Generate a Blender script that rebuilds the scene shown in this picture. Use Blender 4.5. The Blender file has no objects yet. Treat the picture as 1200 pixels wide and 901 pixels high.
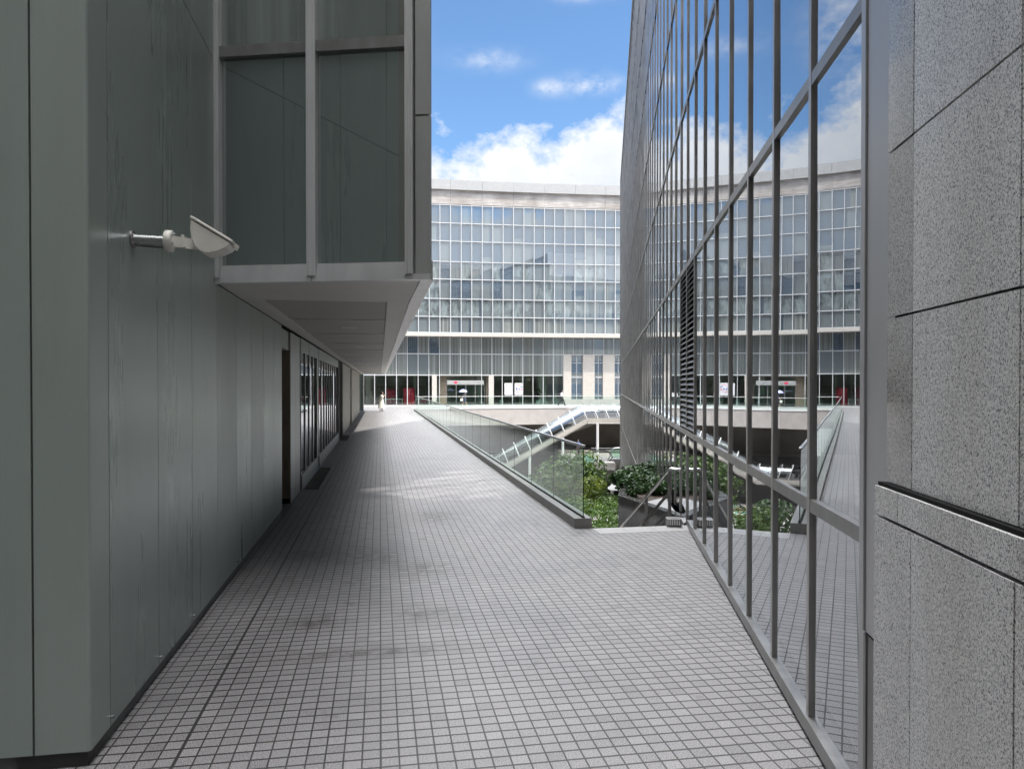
import bpy, bmesh, math, random
from mathutils import Vector, Matrix, noise as mnoise
random.seed(7)
R = math.radians
scene = bpy.context.scene
COL = scene.collection

# ------------------------------------------------------------------ frames
AL, AR = R(10.1), R(7.27)
dL = (-math.sin(AL), math.cos(AL)); nL = (math.cos(AL), math.sin(AL))
dR = (math.sin(AR), math.cos(AR));  nR = (math.cos(AR), -math.sin(AR))
def FL(o, s): return (o*nL[0] + s*dL[0], o*nL[1] + s*dL[1])
def FR(o, s): return (o*nR[0] + s*dR[0], o*nR[1] + s*dR[1])
def FW(x, y): return (x, y)
BX0 = (-3.03, 7.59)                       # corner where the projecting box meets the left wall
def FB(t, d): return (BX0[0] + t*nR[0] + d*dR[0], BX0[1] + t*nR[1] + d*dR[1])
def fy(x): return 85.7 + .145*x - .0021*x*x      # plan curve of the far facade
def FF(x, d):                              # d metres in front of (-) / behind (+) the far facade
    sl = .145 - .0042*x; L = math.hypot(1, sl)
    return (x - d*sl/L, fy(x) + d/L)

# ------------------------------------------------------------------ materials
def nmat(name):
    m = bpy.data.materials.new(name); m.use_nodes = True
    nt = m.node_tree
    for n in list(nt.nodes): nt.nodes.remove(n)
    out = nt.nodes.new('ShaderNodeOutputMaterial')
    return m, nt, out
def N(nt, typ, **kw):
    n = nt.nodes.new(typ)
    for k, v in kw.items():
        if k.startswith('i_'):
            key = k[2:]
            key = int(key) if key.isdigit() else key.replace('_', ' ')
            n.inputs[key].default_value = v
        else: setattr(n, k, v)
    return n
def M2(nt, op, a, b=None, c=None, clamp=False):
    n = nt.nodes.new('ShaderNodeMath'); n.operation = op; n.use_clamp = clamp
    for i, v in enumerate((a, b, c)):
        if v is None: continue
        if isinstance(v, (int, float)): n.inputs[i].default_value = v
        else: nt.links.new(v, n.inputs[i])
    return n.outputs[0]
def ramp(nt, fac, stops):
    n = nt.nodes.new('ShaderNodeValToRGB'); cr = n.color_ramp
    while len(cr.elements) > 1: cr.elements.remove(cr.elements[-1])
    cr.elements[0].position = stops[0][0]; cr.elements[0].color = (*stops[0][1], 1)
    for p, c in stops[1:]:
        e = cr.elements.new(p); e.color = (*c, 1)
    nt.links.new(fac, n.inputs[0]); return n.outputs[0]
def mixc(nt, fac, a, b, blend='MIX'):
    n = nt.nodes.new('ShaderNodeMix'); n.data_type = 'RGBA'; n.blend_type = blend
    if isinstance(fac, (int, float)): n.inputs[0].default_value = fac
    else: nt.links.new(fac, n.inputs[0])
    for k, v in ((6, a), (7, b)):
        if isinstance(v, tuple): n.inputs[k].default_value = (*v, 1)
        else: nt.links.new(v, n.inputs[k])
    return n.outputs[2]
def coords(nt, scale=(1, 1, 1), rot=(0, 0, 0)):
    g = nt.nodes.new('ShaderNodeNewGeometry')
    m = nt.nodes.new('ShaderNodeMapping'); m.inputs['Scale'].default_value = scale; m.inputs['Rotation'].default_value = rot
    nt.links.new(g.outputs['Position'], m.inputs[0]); return m.outputs[0]
def noise(nt, vec, scale, detail=3, rough=.55):
    n = N(nt, 'ShaderNodeTexNoise', i_Scale=scale, i_Detail=detail, i_Roughness=rough)
    nt.links.new(vec, n.inputs['Vector']); return n.outputs['Fac']
def bsdf(nt, out, col, rough=.5, metal=0., spec=.5, bump=None, bstr=.2, bdist=.01):
    b = nt.nodes.new('ShaderNodeBsdfPrincipled')
    if isinstance(col, tuple): b.inputs['Base Color'].default_value = (*col, 1)
    else: nt.links.new(col, b.inputs['Base Color'])
    if isinstance(rough, (int, float)): b.inputs['Roughness'].default_value = rough
    else: nt.links.new(rough, b.inputs['Roughness'])
    b.inputs['Metallic'].default_value = metal
    b.inputs['Specular IOR Level'].default_value = spec
    if bump is not None:
        n = N(nt, 'ShaderNodeBump', i_Strength=bstr, i_Distance=bdist)
        nt.links.new(bump, n.inputs['Height']); nt.links.new(n.outputs[0], b.inputs['Normal'])
    if out is not None: nt.links.new(b.outputs[0], out.inputs[0])
    return b
def plain(name, col, rough=.5, metal=0., var=.15, scale=3., stretch=(1, 1, 1), spec=.5, fine=0.):
    m, nt, out = nmat(name)
    v = coords(nt, stretch)
    f = noise(nt, v, scale, 4)
    lo = tuple(c*(1-var) for c in col); hi = tuple(min(1, c*(1+var)) for c in col)
    c = ramp(nt, f, [(.3, lo), (.7, hi)])
    if fine:
        f2 = noise(nt, coords(nt), 160, 2)
        c = mixc(nt, fine, c, ramp(nt, f2, [(.35, tuple(x*.5 for x in col)), (.65, tuple(min(1, x*1.5) for x in col))]))
    rr = M2(nt, 'MULTIPLY_ADD', f, .16, rough-.08)
    bsdf(nt, out, c, rr, metal, spec)
    return m

MAT = {}
def tile_mat():
    m, nt, out = nmat('paving_tiles')
    v = coords(nt, rot=(0, 0, -AL))
    P = .108
    b = N(nt, 'ShaderNodeTexBrick', offset=0., squash=1., i_Scale=1., i_Mortar_Size=.0, i_Mortar_Smooth=.25,
          i_Bias=0., i_Brick_Width=P, i_Row_Height=P)
    b.inputs['Color1'].default_value = (.0, .0, .0, 1); b.inputs['Color2'].default_value = (1, 1, 1, 1)
    b.inputs['Mortar'].default_value = (.5, .5, .5, 1)
    nt.links.new(v, b.inputs['Vector'])
    tone = ramp(nt, b.outputs['Color'], [(0, (.155, .149, .152)), (.15, (.225, .217, .222)), (.85, (.262, .252, .256)), (1, (.335, .323, .322))])
    speck = noise(nt, v, 135, 3, .7)
    tone = mixc(nt, .6, tone, ramp(nt, speck, [(.36, (.03, .03, .034)), (.45, (.17, .166, .169)), (.54, (.29, .281, .283)), (.63, (.60, .585, .575))]))
    # weathering: big soft blotches, and some dark rain stains
    big = noise(nt, v, .55, 5, .62)
    tone = mixc(nt, 1., tone, ramp(nt, big, [(.28, (.70, .70, .71)), (.5, (.92, .92, .92)), (.7, (1, 1, 1))]), 'MULTIPLY')
    st = noise(nt, v, 2.3, 4, .65)
    tone = mixc(nt, 1., tone, ramp(nt, st, [(.26, (.62, .60, .57)), (.38, (1, 1, 1))]), 'MULTIPLY')
    # three stains of their own (old drips)
    sp = nt.nodes.new('ShaderNodeSeparateXYZ'); nt.links.new(v, sp.inputs[0])
    tot = None
    for (o, s, ro, rs) in ((.44, 7.16, .42, .42), (-.62, 7.1, .36, .34), (-.1, 6.2, .9, .18), (.50, 8.95, .40, .5), (-.9, 9.9, .5, .5), (-.1, 9.6, .5, .7), (.9, 12.5, .5, .8)):
        a = M2(nt, 'DIVIDE', M2(nt, 'SUBTRACT', sp.outputs[0], o), ro); c = M2(nt, 'DIVIDE', M2(nt, 'SUBTRACT', sp.outputs[1], s), rs)
        d = M2(nt, 'ADD', M2(nt, 'MULTIPLY', a, a), M2(nt, 'MULTIPLY', c, c))
        g = M2(nt, 'EXPONENT', M2(nt, 'MULTIPLY', d, -1.6))
        tot = g if tot is None else M2(nt, 'ADD', tot, g)
    rag = M2(nt, 'MULTIPLY', tot, M2(nt, 'MULTIPLY_ADD', noise(nt, v, 7, 4, .7), 3.2, -1.0), clamp=True)
    tone = mixc(nt, M2(nt, 'MULTIPLY', rag, .95), tone, (.085, .08, .075))
    groutvar = noise(nt, v, 1.1, 3)
    grout = ramp(nt, groutvar, [(.3, (.018, .017, .017)), (.7, (.055, .053, .051))])
    def jm(axis, w):
        f = M2(nt, 'ABSOLUTE', M2(nt, 'SUBTRACT', M2(nt, 'FRACT', M2(nt, 'DIVIDE', sp.outputs[axis], P)), .5))
        return M2(nt, 'SMOOTH_MIN', M2(nt, 'MULTIPLY', M2(nt, 'SUBTRACT', f, .5-w/P), 1/(.0015/P), clamp=True), 1., .0)
    jt = M2(nt, 'MAXIMUM', jm(0, .0058), jm(1, .0092))
    c = mixc(nt, jt, tone, grout)
    # expansion joints
    def line(axis, pos, w):
        return M2(nt, 'LESS_THAN', M2(nt, 'ABSOLUTE', M2(nt, 'SUBTRACT', sp.outputs[axis], pos)), w)
    j = line(0, -1.188, .011)
    for (ax, p, w) in ((1, 8.64, .010), (1, 14.58, .011), (1, 20.52, .012), (1, 26.46, .013), (1, 2.70, .009), (0, 0., .006)):
        j = M2(nt, 'MAXIMUM', j, line(ax, p, w))
    c = mixc(nt, M2(nt, 'MULTIPLY', j, .9), c, (.03, .03, .03))
    h = M2(nt, 'SUBTRACT', 1., M2(nt, 'MAXIMUM', jt, j))
    h = M2(nt, 'MULTIPLY_ADD', speck, .12, h)
    rr = M2(nt, 'MULTIPLY_ADD', big, .3, .38)
    bsdf(nt, out, c, rr, 0., .4, h, .45, .004)
    return m
MAT['tile'] = tile_mat()

def granite(name, rough, dark=1.):
    m, nt, out = nmat(name)
    v = coords(nt, (1, 1, .72))
    a = noise(nt, v, 190, 2, .6)
    b = noise(nt, v, 120, 2, .55)
    d = noise(nt, v, 175, 2, .55)
    c = ramp(nt, b, [(.38, (.34*dark, .342*dark, .348*dark)), (.48, (.50*dark, .50*dark, .497*dark)), (.60, (.58*dark, .58*dark, .57*dark))])
    c = mixc(nt, ramp(nt, a, [(.40, (1, 1, 1)), (.455, (0, 0, 0))]), c, (.045*dark, .048*dark, .058*dark))
    c = mixc(nt, ramp(nt, d, [(.57, (0, 0, 0)), (.63, (.8, .8, .8))]), c, (.70*min(dark, 1.2), .69*min(dark, 1.2), .67*min(dark, 1.2)))
    w = noise(nt, coords(nt, (1, 1, .25)), 2.2, 4)
    c = mixc(nt, 1., c, ramp(nt, w, [(.3, (.82, .80, .77)), (.65, (1, 1, 1))]), 'MULTIPLY')
    bsdf(nt, out, c, rough, 0., .5, a, .06, .002)
    return m
MAT['granite'] = granite('granite', .30, 1.42)
MAT['granite_b'] = granite('granite_darker_block', .26, 1.28)
MAT['granite_polished'] = granite('granite_polished', .05, .85)
MAT['granite_dark'] = granite('dark_granite', .12, .20)
MAT['granite_pink'] = plain('pale_pink_granite', (.40, .37, .355), .5, var=.12, scale=1.4, fine=.35)

def metal_panel(name, col, rough, metal=.55, streak=.07):
    m, nt, out = nmat(name)
    f = noise(nt, coords(nt, (1, 1, .12)), 2.6, 4, .6)
    g = noise(nt, coords(nt, (1, 1, .5)), .8, 3)
    lo = tuple(c*(1-streak) for c in col); hi = tuple(c*(1+streak) for c in col)
    c = ramp(nt, f, [(.3, lo), (.7, hi)])
    c = mixc(nt, .4, c, ramp(nt, g, [(.35, lo), (.65, hi)]))
    fine = noise(nt, coords(nt), 420, 1)
    c = mixc(nt, .16, c, ramp(nt, fine, [(.3, tuple(x*.55 for x in col)), (.7, tuple(x*1.45 for x in col))]))
    mot = noise(nt, coords(nt, (1, 1, .35)), 3.4, 5, .65)
    c = mixc(nt, 1., c, ramp(nt, mot, [(.30, (.90, .90, .893)), (.50, (.975, .975, .972)), (.7, (1., 1., 1.))]), 'MULTIPLY')
    drip = noise(nt, coords(nt, (1, 1, .035)), 9., 3, .6)
    c = mixc(nt, 1., c, ramp(nt, drip, [(.25, (1., 1., 1.)), (.36, (1., 1., 1.))]), 'MULTIPLY')
    rr = M2(nt, 'MULTIPLY_ADD', f, .14, rough-.07)
    bsdf(nt, out, c, rr, metal, .5, g, .14, .02)
    return m
MAT['panel'] = metal_panel('grey_green_metal_panel', (.365, .425, .395), .30, .12)
MAT['panel_b'] = metal_panel('grey_green_metal_panel_lighter', (.375, .432, .40), .34, .12)
MAT['panel_c'] = metal_panel('grey_green_metal_panel_darker', (.35, .415, .385), .28, .12)
MAT['panel_light'] = metal_panel('pale_grey_metal_panel', (.42, .43, .42), .38, .4)
MAT['panel_beige'] = metal_panel('warm_grey_metal_panel', (.40, .36, .30), .45, .25)
MAT['plinth'] = plain('dark_plinth', (.13, .132, .13), .55, .2)
MAT['backing'] = plain('joint_backing', (.025, .026, .027), .7)
MAT['alu'] = plain('anodised_aluminium', (.62, .62, .625), .34, .3, var=.08, scale=5, stretch=(1, 1, .2))
MAT['alu_dark'] = plain('dull_aluminium', (.23, .226, .222), .36, .35, var=.22, scale=6, stretch=(1, 1, .35))
MAT['mullion'] = plain('bronze_grey_mullion', (.34, .33, .32), .32, .45, var=.22, scale=5, stretch=(1, 1, .3))
MAT['steel'] = plain('stainless_steel', (.50, .50, .50), .25, .95, var=.06)
MAT['steel_dark'] = plain('weathered_steel', (.22, .215, .21), .4, .8, var=.2)
MAT['white_frame'] = plain('white_painted_frame', (.52, .525, .53), .4, 0, var=.05)
MAT['white'] = plain('white_paint', (.66, .66, .655), .4, 0, var=.04)
MAT['coping'] = plain('pale_coping_metal', (.36, .357, .35), .4, .1, var=.04)
MAT['cream'] = plain('cream_stone', (.46, .43, .39), .6, 0, var=.05)
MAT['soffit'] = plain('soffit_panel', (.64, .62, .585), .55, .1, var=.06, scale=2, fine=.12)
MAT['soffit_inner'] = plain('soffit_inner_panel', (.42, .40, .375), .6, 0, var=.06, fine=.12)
MAT['soffit_edge'] = plain('soffit_edge_trim', (.78, .765, .74), .4, .3, var=.1, scale=4)
MAT['brown'] = plain('brown_shutter', (.27, .225, .17), .55, .2, var=.1)
MAT['dark_int'] = plain('dark_interior', (.045, .042, .04), .8)
MAT['int_wall'] = plain('interior_wall', (.40, .37, .33), .8, var=.35, scale=.5)
MAT['int_floor'] = plain('interior_floor', (.30, .29, .27), .5)
MAT['concrete'] = plain('concrete', (.36, .345, .325), .8, var=.2, scale=1.2, fine=.2)
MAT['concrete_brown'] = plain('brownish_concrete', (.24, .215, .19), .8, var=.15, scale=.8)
MAT['court'] = plain('court_paving', (.46, .44, .41), .7, var=.15, scale=.7)
MAT['stone_edge'] = plain('granite_edging', (.29, .286, .284), .55, var=.12, scale=3, fine=.5)
MAT['kerb'] = plain('kerb_stone', (.20, .195, .187), .5, .0, var=.18, scale=2.5, fine=.3)
MAT['rail'] = plain('brushed_rail', (.42, .42, .42), .35, .85, var=.06)
MAT['gap'] = plain('black_rubber', (.010, .010, .010), .9, spec=.1)
MAT['red'] = plain('red_upholstery', (.42, .015, .04), .55, var=.12)
MAT['paper'] = plain('poster_paper', (.60, .60, .62), .6, var=.03)
MAT['ink'] = plain('grey_ink', (.16, .16, .18), .7)
MAT['ink_blue'] = plain('blue_ink', (.03, .07, .30), .7)
MAT['ink_red'] = plain('red_ink', (.55, .05, .10), .7)
MAT['pot'] = plain('pale_pot', (.62, .66, .64), .5)
MAT['soil'] = plain('soil', (.06, .045, .035), .9)
MAT['bark'] = plain('bark', (.10, .075, .055), .9, var=.3, scale=9, stretch=(1, 1, .2))
MAT['wood'] = plain('pergola_wood', (.26, .17, .10), .7, var=.2, scale=6, stretch=(.2, .2, 1))
MAT['canvas'] = plain('pale_canvas', (.40, .40, .39), .8, var=.05)
MAT['blue_cloth'] = plain('blue_cloth', (.03, .10, .42), .8)
MAT['skin'] = plain('skin', (.62, .40, .30), .5, var=.05)
MAT['hair'] = plain('dark_hair', (.018, .013, .011), .45)
MAT['cream_cloth'] = plain('cream_cloth', (.80, .76, .66), .85, var=.05)
MAT['tan_cloth'] = plain('beige_cloth', (.55, .47, .36), .85)
MAT['white_cloth'] = plain('white_cloth', (.80, .80, .80), .85)
MAT['navy_cloth'] = plain('navy_cloth', (.02, .025, .055), .85)
MAT['grey_cloth'] = plain('charcoal_cloth', (.035, .035, .038), .85)
MAT['blue_shirt'] = plain('blue_shirt', (.10, .18, .42), .85)
MAT['black_fab'] = plain('black_fabric', (.012, .012, .014), .8)
MAT['lilac'] = plain('lilac_parasol', (.34, .36, .68), .7)
MAT['flood'] = plain('cream_powder_coat', (.74, .72, .66), .42, 0, var=.06, scale=7)
MAT['flood_glass'] = plain('lamp_glass', (.55, .55, .50), .15, 0)

def leafmat(name, c0, c1, c2):
    m, nt, out = nmat(name)
    f = noise(nt, coords(nt), 2.2, 4)
    c = ramp(nt, f, [(.3, c0), (.5, c1), (.72, c2)])
    b = bsdf(nt, None, c, .45, 0, .4)
    t = N(nt, 'ShaderNodeBsdfTranslucent'); nt.links.new(c, t.inputs[0])
    mx = N(nt, 'ShaderNodeMixShader', i_0=.28)
    nt.links.new(b.outputs[0], mx.inputs[1]); nt.links.new(t.outputs[0], mx.inputs[2]); nt.links.new(mx.outputs[0], out.inputs[0])
    return m
MAT['leaf'] = leafmat('tree_leaves', (.03, .065, .014), (.065, .12, .022), (.14, .21, .035))
MAT['leaf_yellow'] = leafmat('yellow_green_leaves', (.05, .09, .012), (.12, .17, .022), (.24, .28, .04))
MAT['leaf_dark'] = leafmat('dark_leaves', (.018, .045, .014), (.035, .08, .02), (.07, .13, .03))
MAT['leaf_hedge'] = leafmat('hedge_leaves', (.03, .07, .012), (.075, .15, .02), (.16, .26, .035))

def front(nt):
    return M2(nt, 'SUBTRACT', 1., nt.nodes.new('ShaderNodeNewGeometry').outputs['Backfacing'])
def glass_thin(name, tint, refl=.10, ior=1.5):
    m, nt, out = nmat(name)
    tr = N(nt, 'ShaderNodeBsdfTransparent'); tr.inputs[0].default_value = (*tint, 1)
    gl = N(nt, 'ShaderNodeBsdfGlossy'); gl.inputs[0].default_value = (.95, 1, .98, 1); gl.inputs['Roughness'].default_value = .0
    fr = N(nt, 'ShaderNodeFresnel', i_IOR=ior)
    f = M2(nt, 'MULTIPLY', M2(nt, 'MULTIPLY_ADD', fr.outputs[0], .9, refl, clamp=True), front(nt))
    mx = N(nt, 'ShaderNodeMixShader'); nt.links.new(f, mx.inputs[0])
    nt.links.new(tr.outputs[0], mx.inputs[1]); nt.links.new(gl.outputs[0], mx.inputs[2]); nt.links.new(mx.outputs[0], out.inputs[0])
    return m
MAT['bal_glass'] = glass_thin('balustrade_glass', (.90, .965, .94), .01)
MAT['tube_glass'] = glass_thin('canopy_glazing', (.78, .82, .86), .22)
MAT['shop_glass'] = glass_thin('shopfront_glass', (.72, .80, .77), .06)
MAT['teal_glass'] = glass_thin('teal_glass', (.78, .92, .87), .06)

def mirror_glass(name, body, lo, hi, trans=0., tint=(.93, .96, 1.), bump=0., bscale=.7, stripes=None, rough=0.):
    """opaque-looking facade glass: a reflecting pane over a dark (or curtained) body"""
    m, nt, out = nmat(name)
    d = N(nt, 'ShaderNodeBsdfDiffuse')
    if stripes:
        w = noise(nt, coords(nt, stripes), 1., 3, .6)
        nt.links.new(ramp(nt, w, [(.35, tuple(c*.55 for c in body)), (.65, tuple(c*1.35 for c in body))]), d.inputs[0])
    else: d.inputs[0].default_value = (*body, 1)
    base = d.outputs[0]
    if trans:
        t = N(nt, 'ShaderNodeBsdfTransparent'); t.inputs[0].default_value = (1, 1, 1, 1)
        mx0 = N(nt, 'ShaderNodeMixShader'); nt.links.new(M2(nt, 'MULTIPLY_ADD', front(nt), trans-1., 1.), mx0.inputs[0]); nt.links.new(base, mx0.inputs[1]); nt.links.new(t.outputs[0], mx0.inputs[2]); base = mx0.outputs[0]
    g = N(nt, 'ShaderNodeBsdfGlossy'); g.inputs[0].default_value = (*tint, 1); g.inputs['Roughness'].default_value = rough
    fr = N(nt, 'ShaderNodeFresnel', i_IOR=1.6)
    if bump:
        h = noise(nt, coords(nt, (1, 1, .45)), bscale, 1, .4)
        bn = N(nt, 'ShaderNodeBump', i_Strength=1., i_Distance=bump); nt.links.new(h, bn.inputs['Height'])
        nt.links.new(bn.outputs[0], g.inputs['Normal'])
    f = M2(nt, 'MULTIPLY', M2(nt, 'MULTIPLY_ADD', fr.outputs[0], hi-lo, lo, clamp=True), front(nt))
    mx = N(nt, 'ShaderNodeMixShader'); nt.links.new(f, mx.inputs[0])
    nt.links.new(base, mx.inputs[1]); nt.links.new(g.outputs[0], mx.inputs[2]); nt.links.new(mx.outputs[0], out.inputs[0])
    return m
MAT['wall_glass'] = mirror_glass('curtain_wall_glass', (.03, .033, .036), .37, 1.1, .95, (.92, .95, .98), .0016, .9)
MAT['box_glass'] = mirror_glass('spandrel_glass', (.115, .14, .135), .36, 1., 0, (.9, .95, .94), .0006, .8)
MAT['box_glass_up'] = mirror_glass('upper_box_glass', (.19, .215, .20), .32, 1., 0, (.9, .95, .94), .0006, .8, stripes=(3.2, 3.2, .05))
MAT['left_glass'] = mirror_glass('dark_window_glass', (.02, .024, .025), .12, 1., 0, (.95, .97, 1.), .0006, .8)
MAT['far_a'] = mirror_glass('far_glass_dark', (.07, .10, .135), .30, 1., 0, (.91, .955, .985), .002, .5)
MAT['far_b'] = mirror_glass('far_glass_blind', (.15, .175, .185), .28, 1., 0, (.91, .955, .985), .002, .5)
MAT['far_c'] = mirror_glass('far_glass_curtain', (.19, .205, .195), .16, 1., 0, (.9, .95, 1.), .0012, .5, stripes=(5., 5., .02))
MAT['far_d'] = mirror_glass('far_glass_teal', (.18, .215, .22), .26, 1., 0, (.91, .955, .985), .002, .5, stripes=(2., 2., .8))
MAT['blind'] = plain('blind', (.58, .66, .66), .7, var=.1, scale=1.)
MAT['inner_bar'] = plain('inner_window_bar', (.06, .085, .11), .5)
def frieze_mat():
    m, nt, out = nmat('louvred_frieze')
    a = noise(nt, coords(nt, (.35, .35, 6.)), 1.6, 4, .65)
    b = noise(nt, coords(nt, (.5, .5, .5)), .9, 3)
    c = ramp(nt, M2(nt, 'MULTIPLY_ADD', b, .5, M2(nt, 'MULTIPLY', a, .5)), [(.36, (.26, .23, .205)), (.5, (.40, .365, .335)), (.63, (.58, .55, .52))])
    bsdf(nt, out, c, .45, .15)
    return m
MAT['frieze'] = frieze_mat()
def stripe_mat(name, ca, cb, sc, axis=2):
    m, nt, out = nmat(name)
    s = [0, 0, 0]; s[axis] = 1
    sp = nt.nodes.new('ShaderNodeSeparateXYZ'); nt.links.new(coords(nt), sp.inputs[0])
    fr = M2(nt, 'FRACT', M2(nt, 'MULTIPLY', sp.outputs[axis], sc))
    c = mixc(nt, M2(nt, 'GREATER_THAN', fr, .6), ca, cb)
    bsdf(nt, out, c, .5)
    return m

# ------------------------------------------------------------------ mesh builder
class MB:
    def __init__(s): s.v = []; s.f = []; s.m = []; s.smooth = []
    def add(s, vs, fs, mi=0, sm=False):
        b = len(s.v); s.v += [tuple(p) for p in vs]
        for f in fs: s.f.append([i+b for i in f]); s.m.append(mi); s.smooth.append(sm)
        return s
    def box(s, F, a0, a1, b0, b1, z0, z1, mi=0):
        P = [(*F(a, b), z) for z in (z0, z1) for (a, b) in ((a0, b0), (a1, b0), (a1, b1), (a0, b1))]
        return s.add(P, [(3, 2, 1, 0), (4, 5, 6, 7), (0, 1, 5, 4), (1, 2, 6, 5), (2, 3, 7, 6), (3, 0, 4, 7)], mi)
    def prism(s, pts, z0, z1, mi=0):
        n = len(pts)
        ar = sum(pts[i][0]*pts[(i+1) % n][1]-pts[(i+1) % n][0]*pts[i][1] for i in range(n))
        if ar < 0: pts = pts[::-1]
        V = [(x, y, z0) for x, y in pts] + [(x, y, z1) for x, y in pts]
        F = [tuple(range(n-1, -1, -1)), tuple(range(n, 2*n))] + [(i, (i+1) % n, (i+1) % n+n, i+n) for i in range(n)]
        return s.add(V, F, mi)
    def hexa(s, bot, top, mi=0):
        return s.add(list(bot)+list(top), [(3, 2, 1, 0), (4, 5, 6, 7), (0, 1, 5, 4), (1, 2, 6, 5), (2, 3, 7, 6), (3, 0, 4, 7)], mi)
    def bar(s, p, q, w, h, mi=0, up=(0, 0, 1)):
        p, q = Vector(p), Vector(q); d = (q-p).normalized()
        u = Vector(up)
        if abs(d.dot(u)) > .98: u = Vector((0, 1, 0))
        a = d.cross(u).normalized()*w/2; b = a.cross(d).normalized()*h/2
        return s.hexa([p-a-b, p+a-b, q+a-b, q-a-b], [p-a+b, p+a+b, q+a+b, q-a+b], mi)
    def tube(s, pts, r, n=10, mi=0, cap=True):
        pts = [Vector(p) for p in pts]; rings = []
        rr = r if isinstance(r, (list, tuple)) else [r]*len(pts)
        for i, p in enumerate(pts):
            d = (pts[min(i+1, len(pts)-1)]-pts[max(i-1, 0)]).normalized()
            u = Vector((0, 0, 1)) if abs(d.z) < .95 else Vector((0, 1, 0))
            a = d.cross(u).normalized(); b = a.cross(d).normalized()
            rings.append([p+(a*math.cos(2*math.pi*k/n)+b*math.sin(2*math.pi*k/n))*rr[i] for k in range(n)])
        V = [q for ring in rings for q in ring]; F = []
        for i in range(len(pts)-1):
            for k in range(n):
                F.append((i*n+k, i*n+(k+1) % n, (i+1)*n+(k+1) % n, (i+1)*n+k))
        s.add(V, F, mi, True)
        if cap:
            s.add(rings[0], [tuple(range(n))[::-1]], mi); s.add(rings[-1], [tuple(range(n))], mi)
        return s
    def lathe(s, c, prof, n=16, mi=0, ang=2*math.pi, a0=0., closed=True):
        V = []; F = []; k = n if closed else n+1
        for (r, z) in prof:
            for i in range(k):
                a = a0+ang*i/n; V.append((c[0]+r*math.cos(a), c[1]+r*math.sin(a), c[2]+z))
        for j in range(len(prof)-1):
            for i in range(n):
                i2 = (i+1) % k
                F.append((j*k+i, j*k+i2, (j+1)*k+i2, (j+1)*k+i))
        return s.add(V, F, mi, True)

BASE = {}
def tag(o, label=None, cat=None, group=None, kind=None):
    if label: o['label'] = label
    if cat: o['category'] = cat
    if group: o['group'] = group
    if kind: o['kind'] = kind
    return o
def thing(name, label, cat, loc=(0, 0, 0), group=None):
    o = bpy.data.objects.new(name, None); COL.objects.link(o); o.location = loc; o.empty_display_size = .2
    BASE[o.name] = Vector(loc)
    return tag(o, label, cat, group)
def part(name, mb, mats, parent=None, label=None, kind=None, bevel=0.):
    b = BASE[parent.name] if parent else Vector((0, 0, 0))
    me = bpy.data.meshes.new(name)
    me.from_pydata([tuple(Vector(p)-b) for p in mb.v], [], mb.f)
    if not isinstance(mats, (list, tuple)): mats = [mats]
    for m in mats: me.materials.append(MAT[m] if isinstance(m, str) else m)
    me.polygons.foreach_set('material_index', mb.m); me.polygons.foreach_set('use_smooth', mb.smooth)
    me.validate()
    bm_ = bmesh.new(); bm_.from_mesh(me); bmesh.ops.recalc_face_normals(bm_, faces=bm_.faces[:]); bm_.to_mesh(me); bm_.free(); me.update()
    o = bpy.data.objects.new(name, me); COL.objects.link(o)
    if bevel:
        md = o.modifiers.new('edge', 'BEVEL'); md.width = bevel; md.segments = 2; md.limit_method = 'ANGLE'
    if parent: o.parent = parent
    BASE[o.name] = b
    if label: o['label'] = label
    if kind: o['kind'] = kind
    return o
def struct(name, mb, mats): o = part(name, mb, mats); o['kind'] = 'structure'; return o
def dup(root, loc, label=None):
    r = root.copy(); COL.objects.link(r); r.location = loc
    if label: r['label'] = label
    for ch in list(root.children):
        c = ch.copy(); COL.objects.link(c); c.parent = r
        for g in list(ch.children):
            d = g.copy(); COL.objects.link(d); d.parent = c
    return r

# ================================================================== CAMERA, SUN, SKY
H = 2.2; F_PX = 868.
cam = bpy.data.cameras.new('camera'); co = bpy.data.objects.new('camera', cam); COL.objects.link(co)
cam.sensor_width = 36.; cam.lens = F_PX/1200*36.
cam.clip_start = .05; cam.clip_end = 3000
PITCH = R(.6)
co.location = (0, 0, H); co.rotation_euler = (math.pi/2-PITCH, 0, 0)
cam.shift_y = (1.5+F_PX*math.tan(PITCH))/1200.
scene.camera = co

EL, AZ = R(56.8), R(114.9)                 # azimuth clockwise from +Y
S = Vector((math.sin(AZ)*math.cos(EL), math.cos(AZ)*math.cos(EL), math.sin(EL)))
sl = bpy.data.lights.new('sun', 'SUN'); sl.energy = 4.9; sl.angle = R(.53); sl.color = (1., .95, .87)
so = bpy.data.objects.new('sun', sl); COL.objects.link(so); so.location = (40, -20, 80)
so.rotation_euler = (-S).to_track_quat('-Z', 'Y').to_euler()

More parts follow.
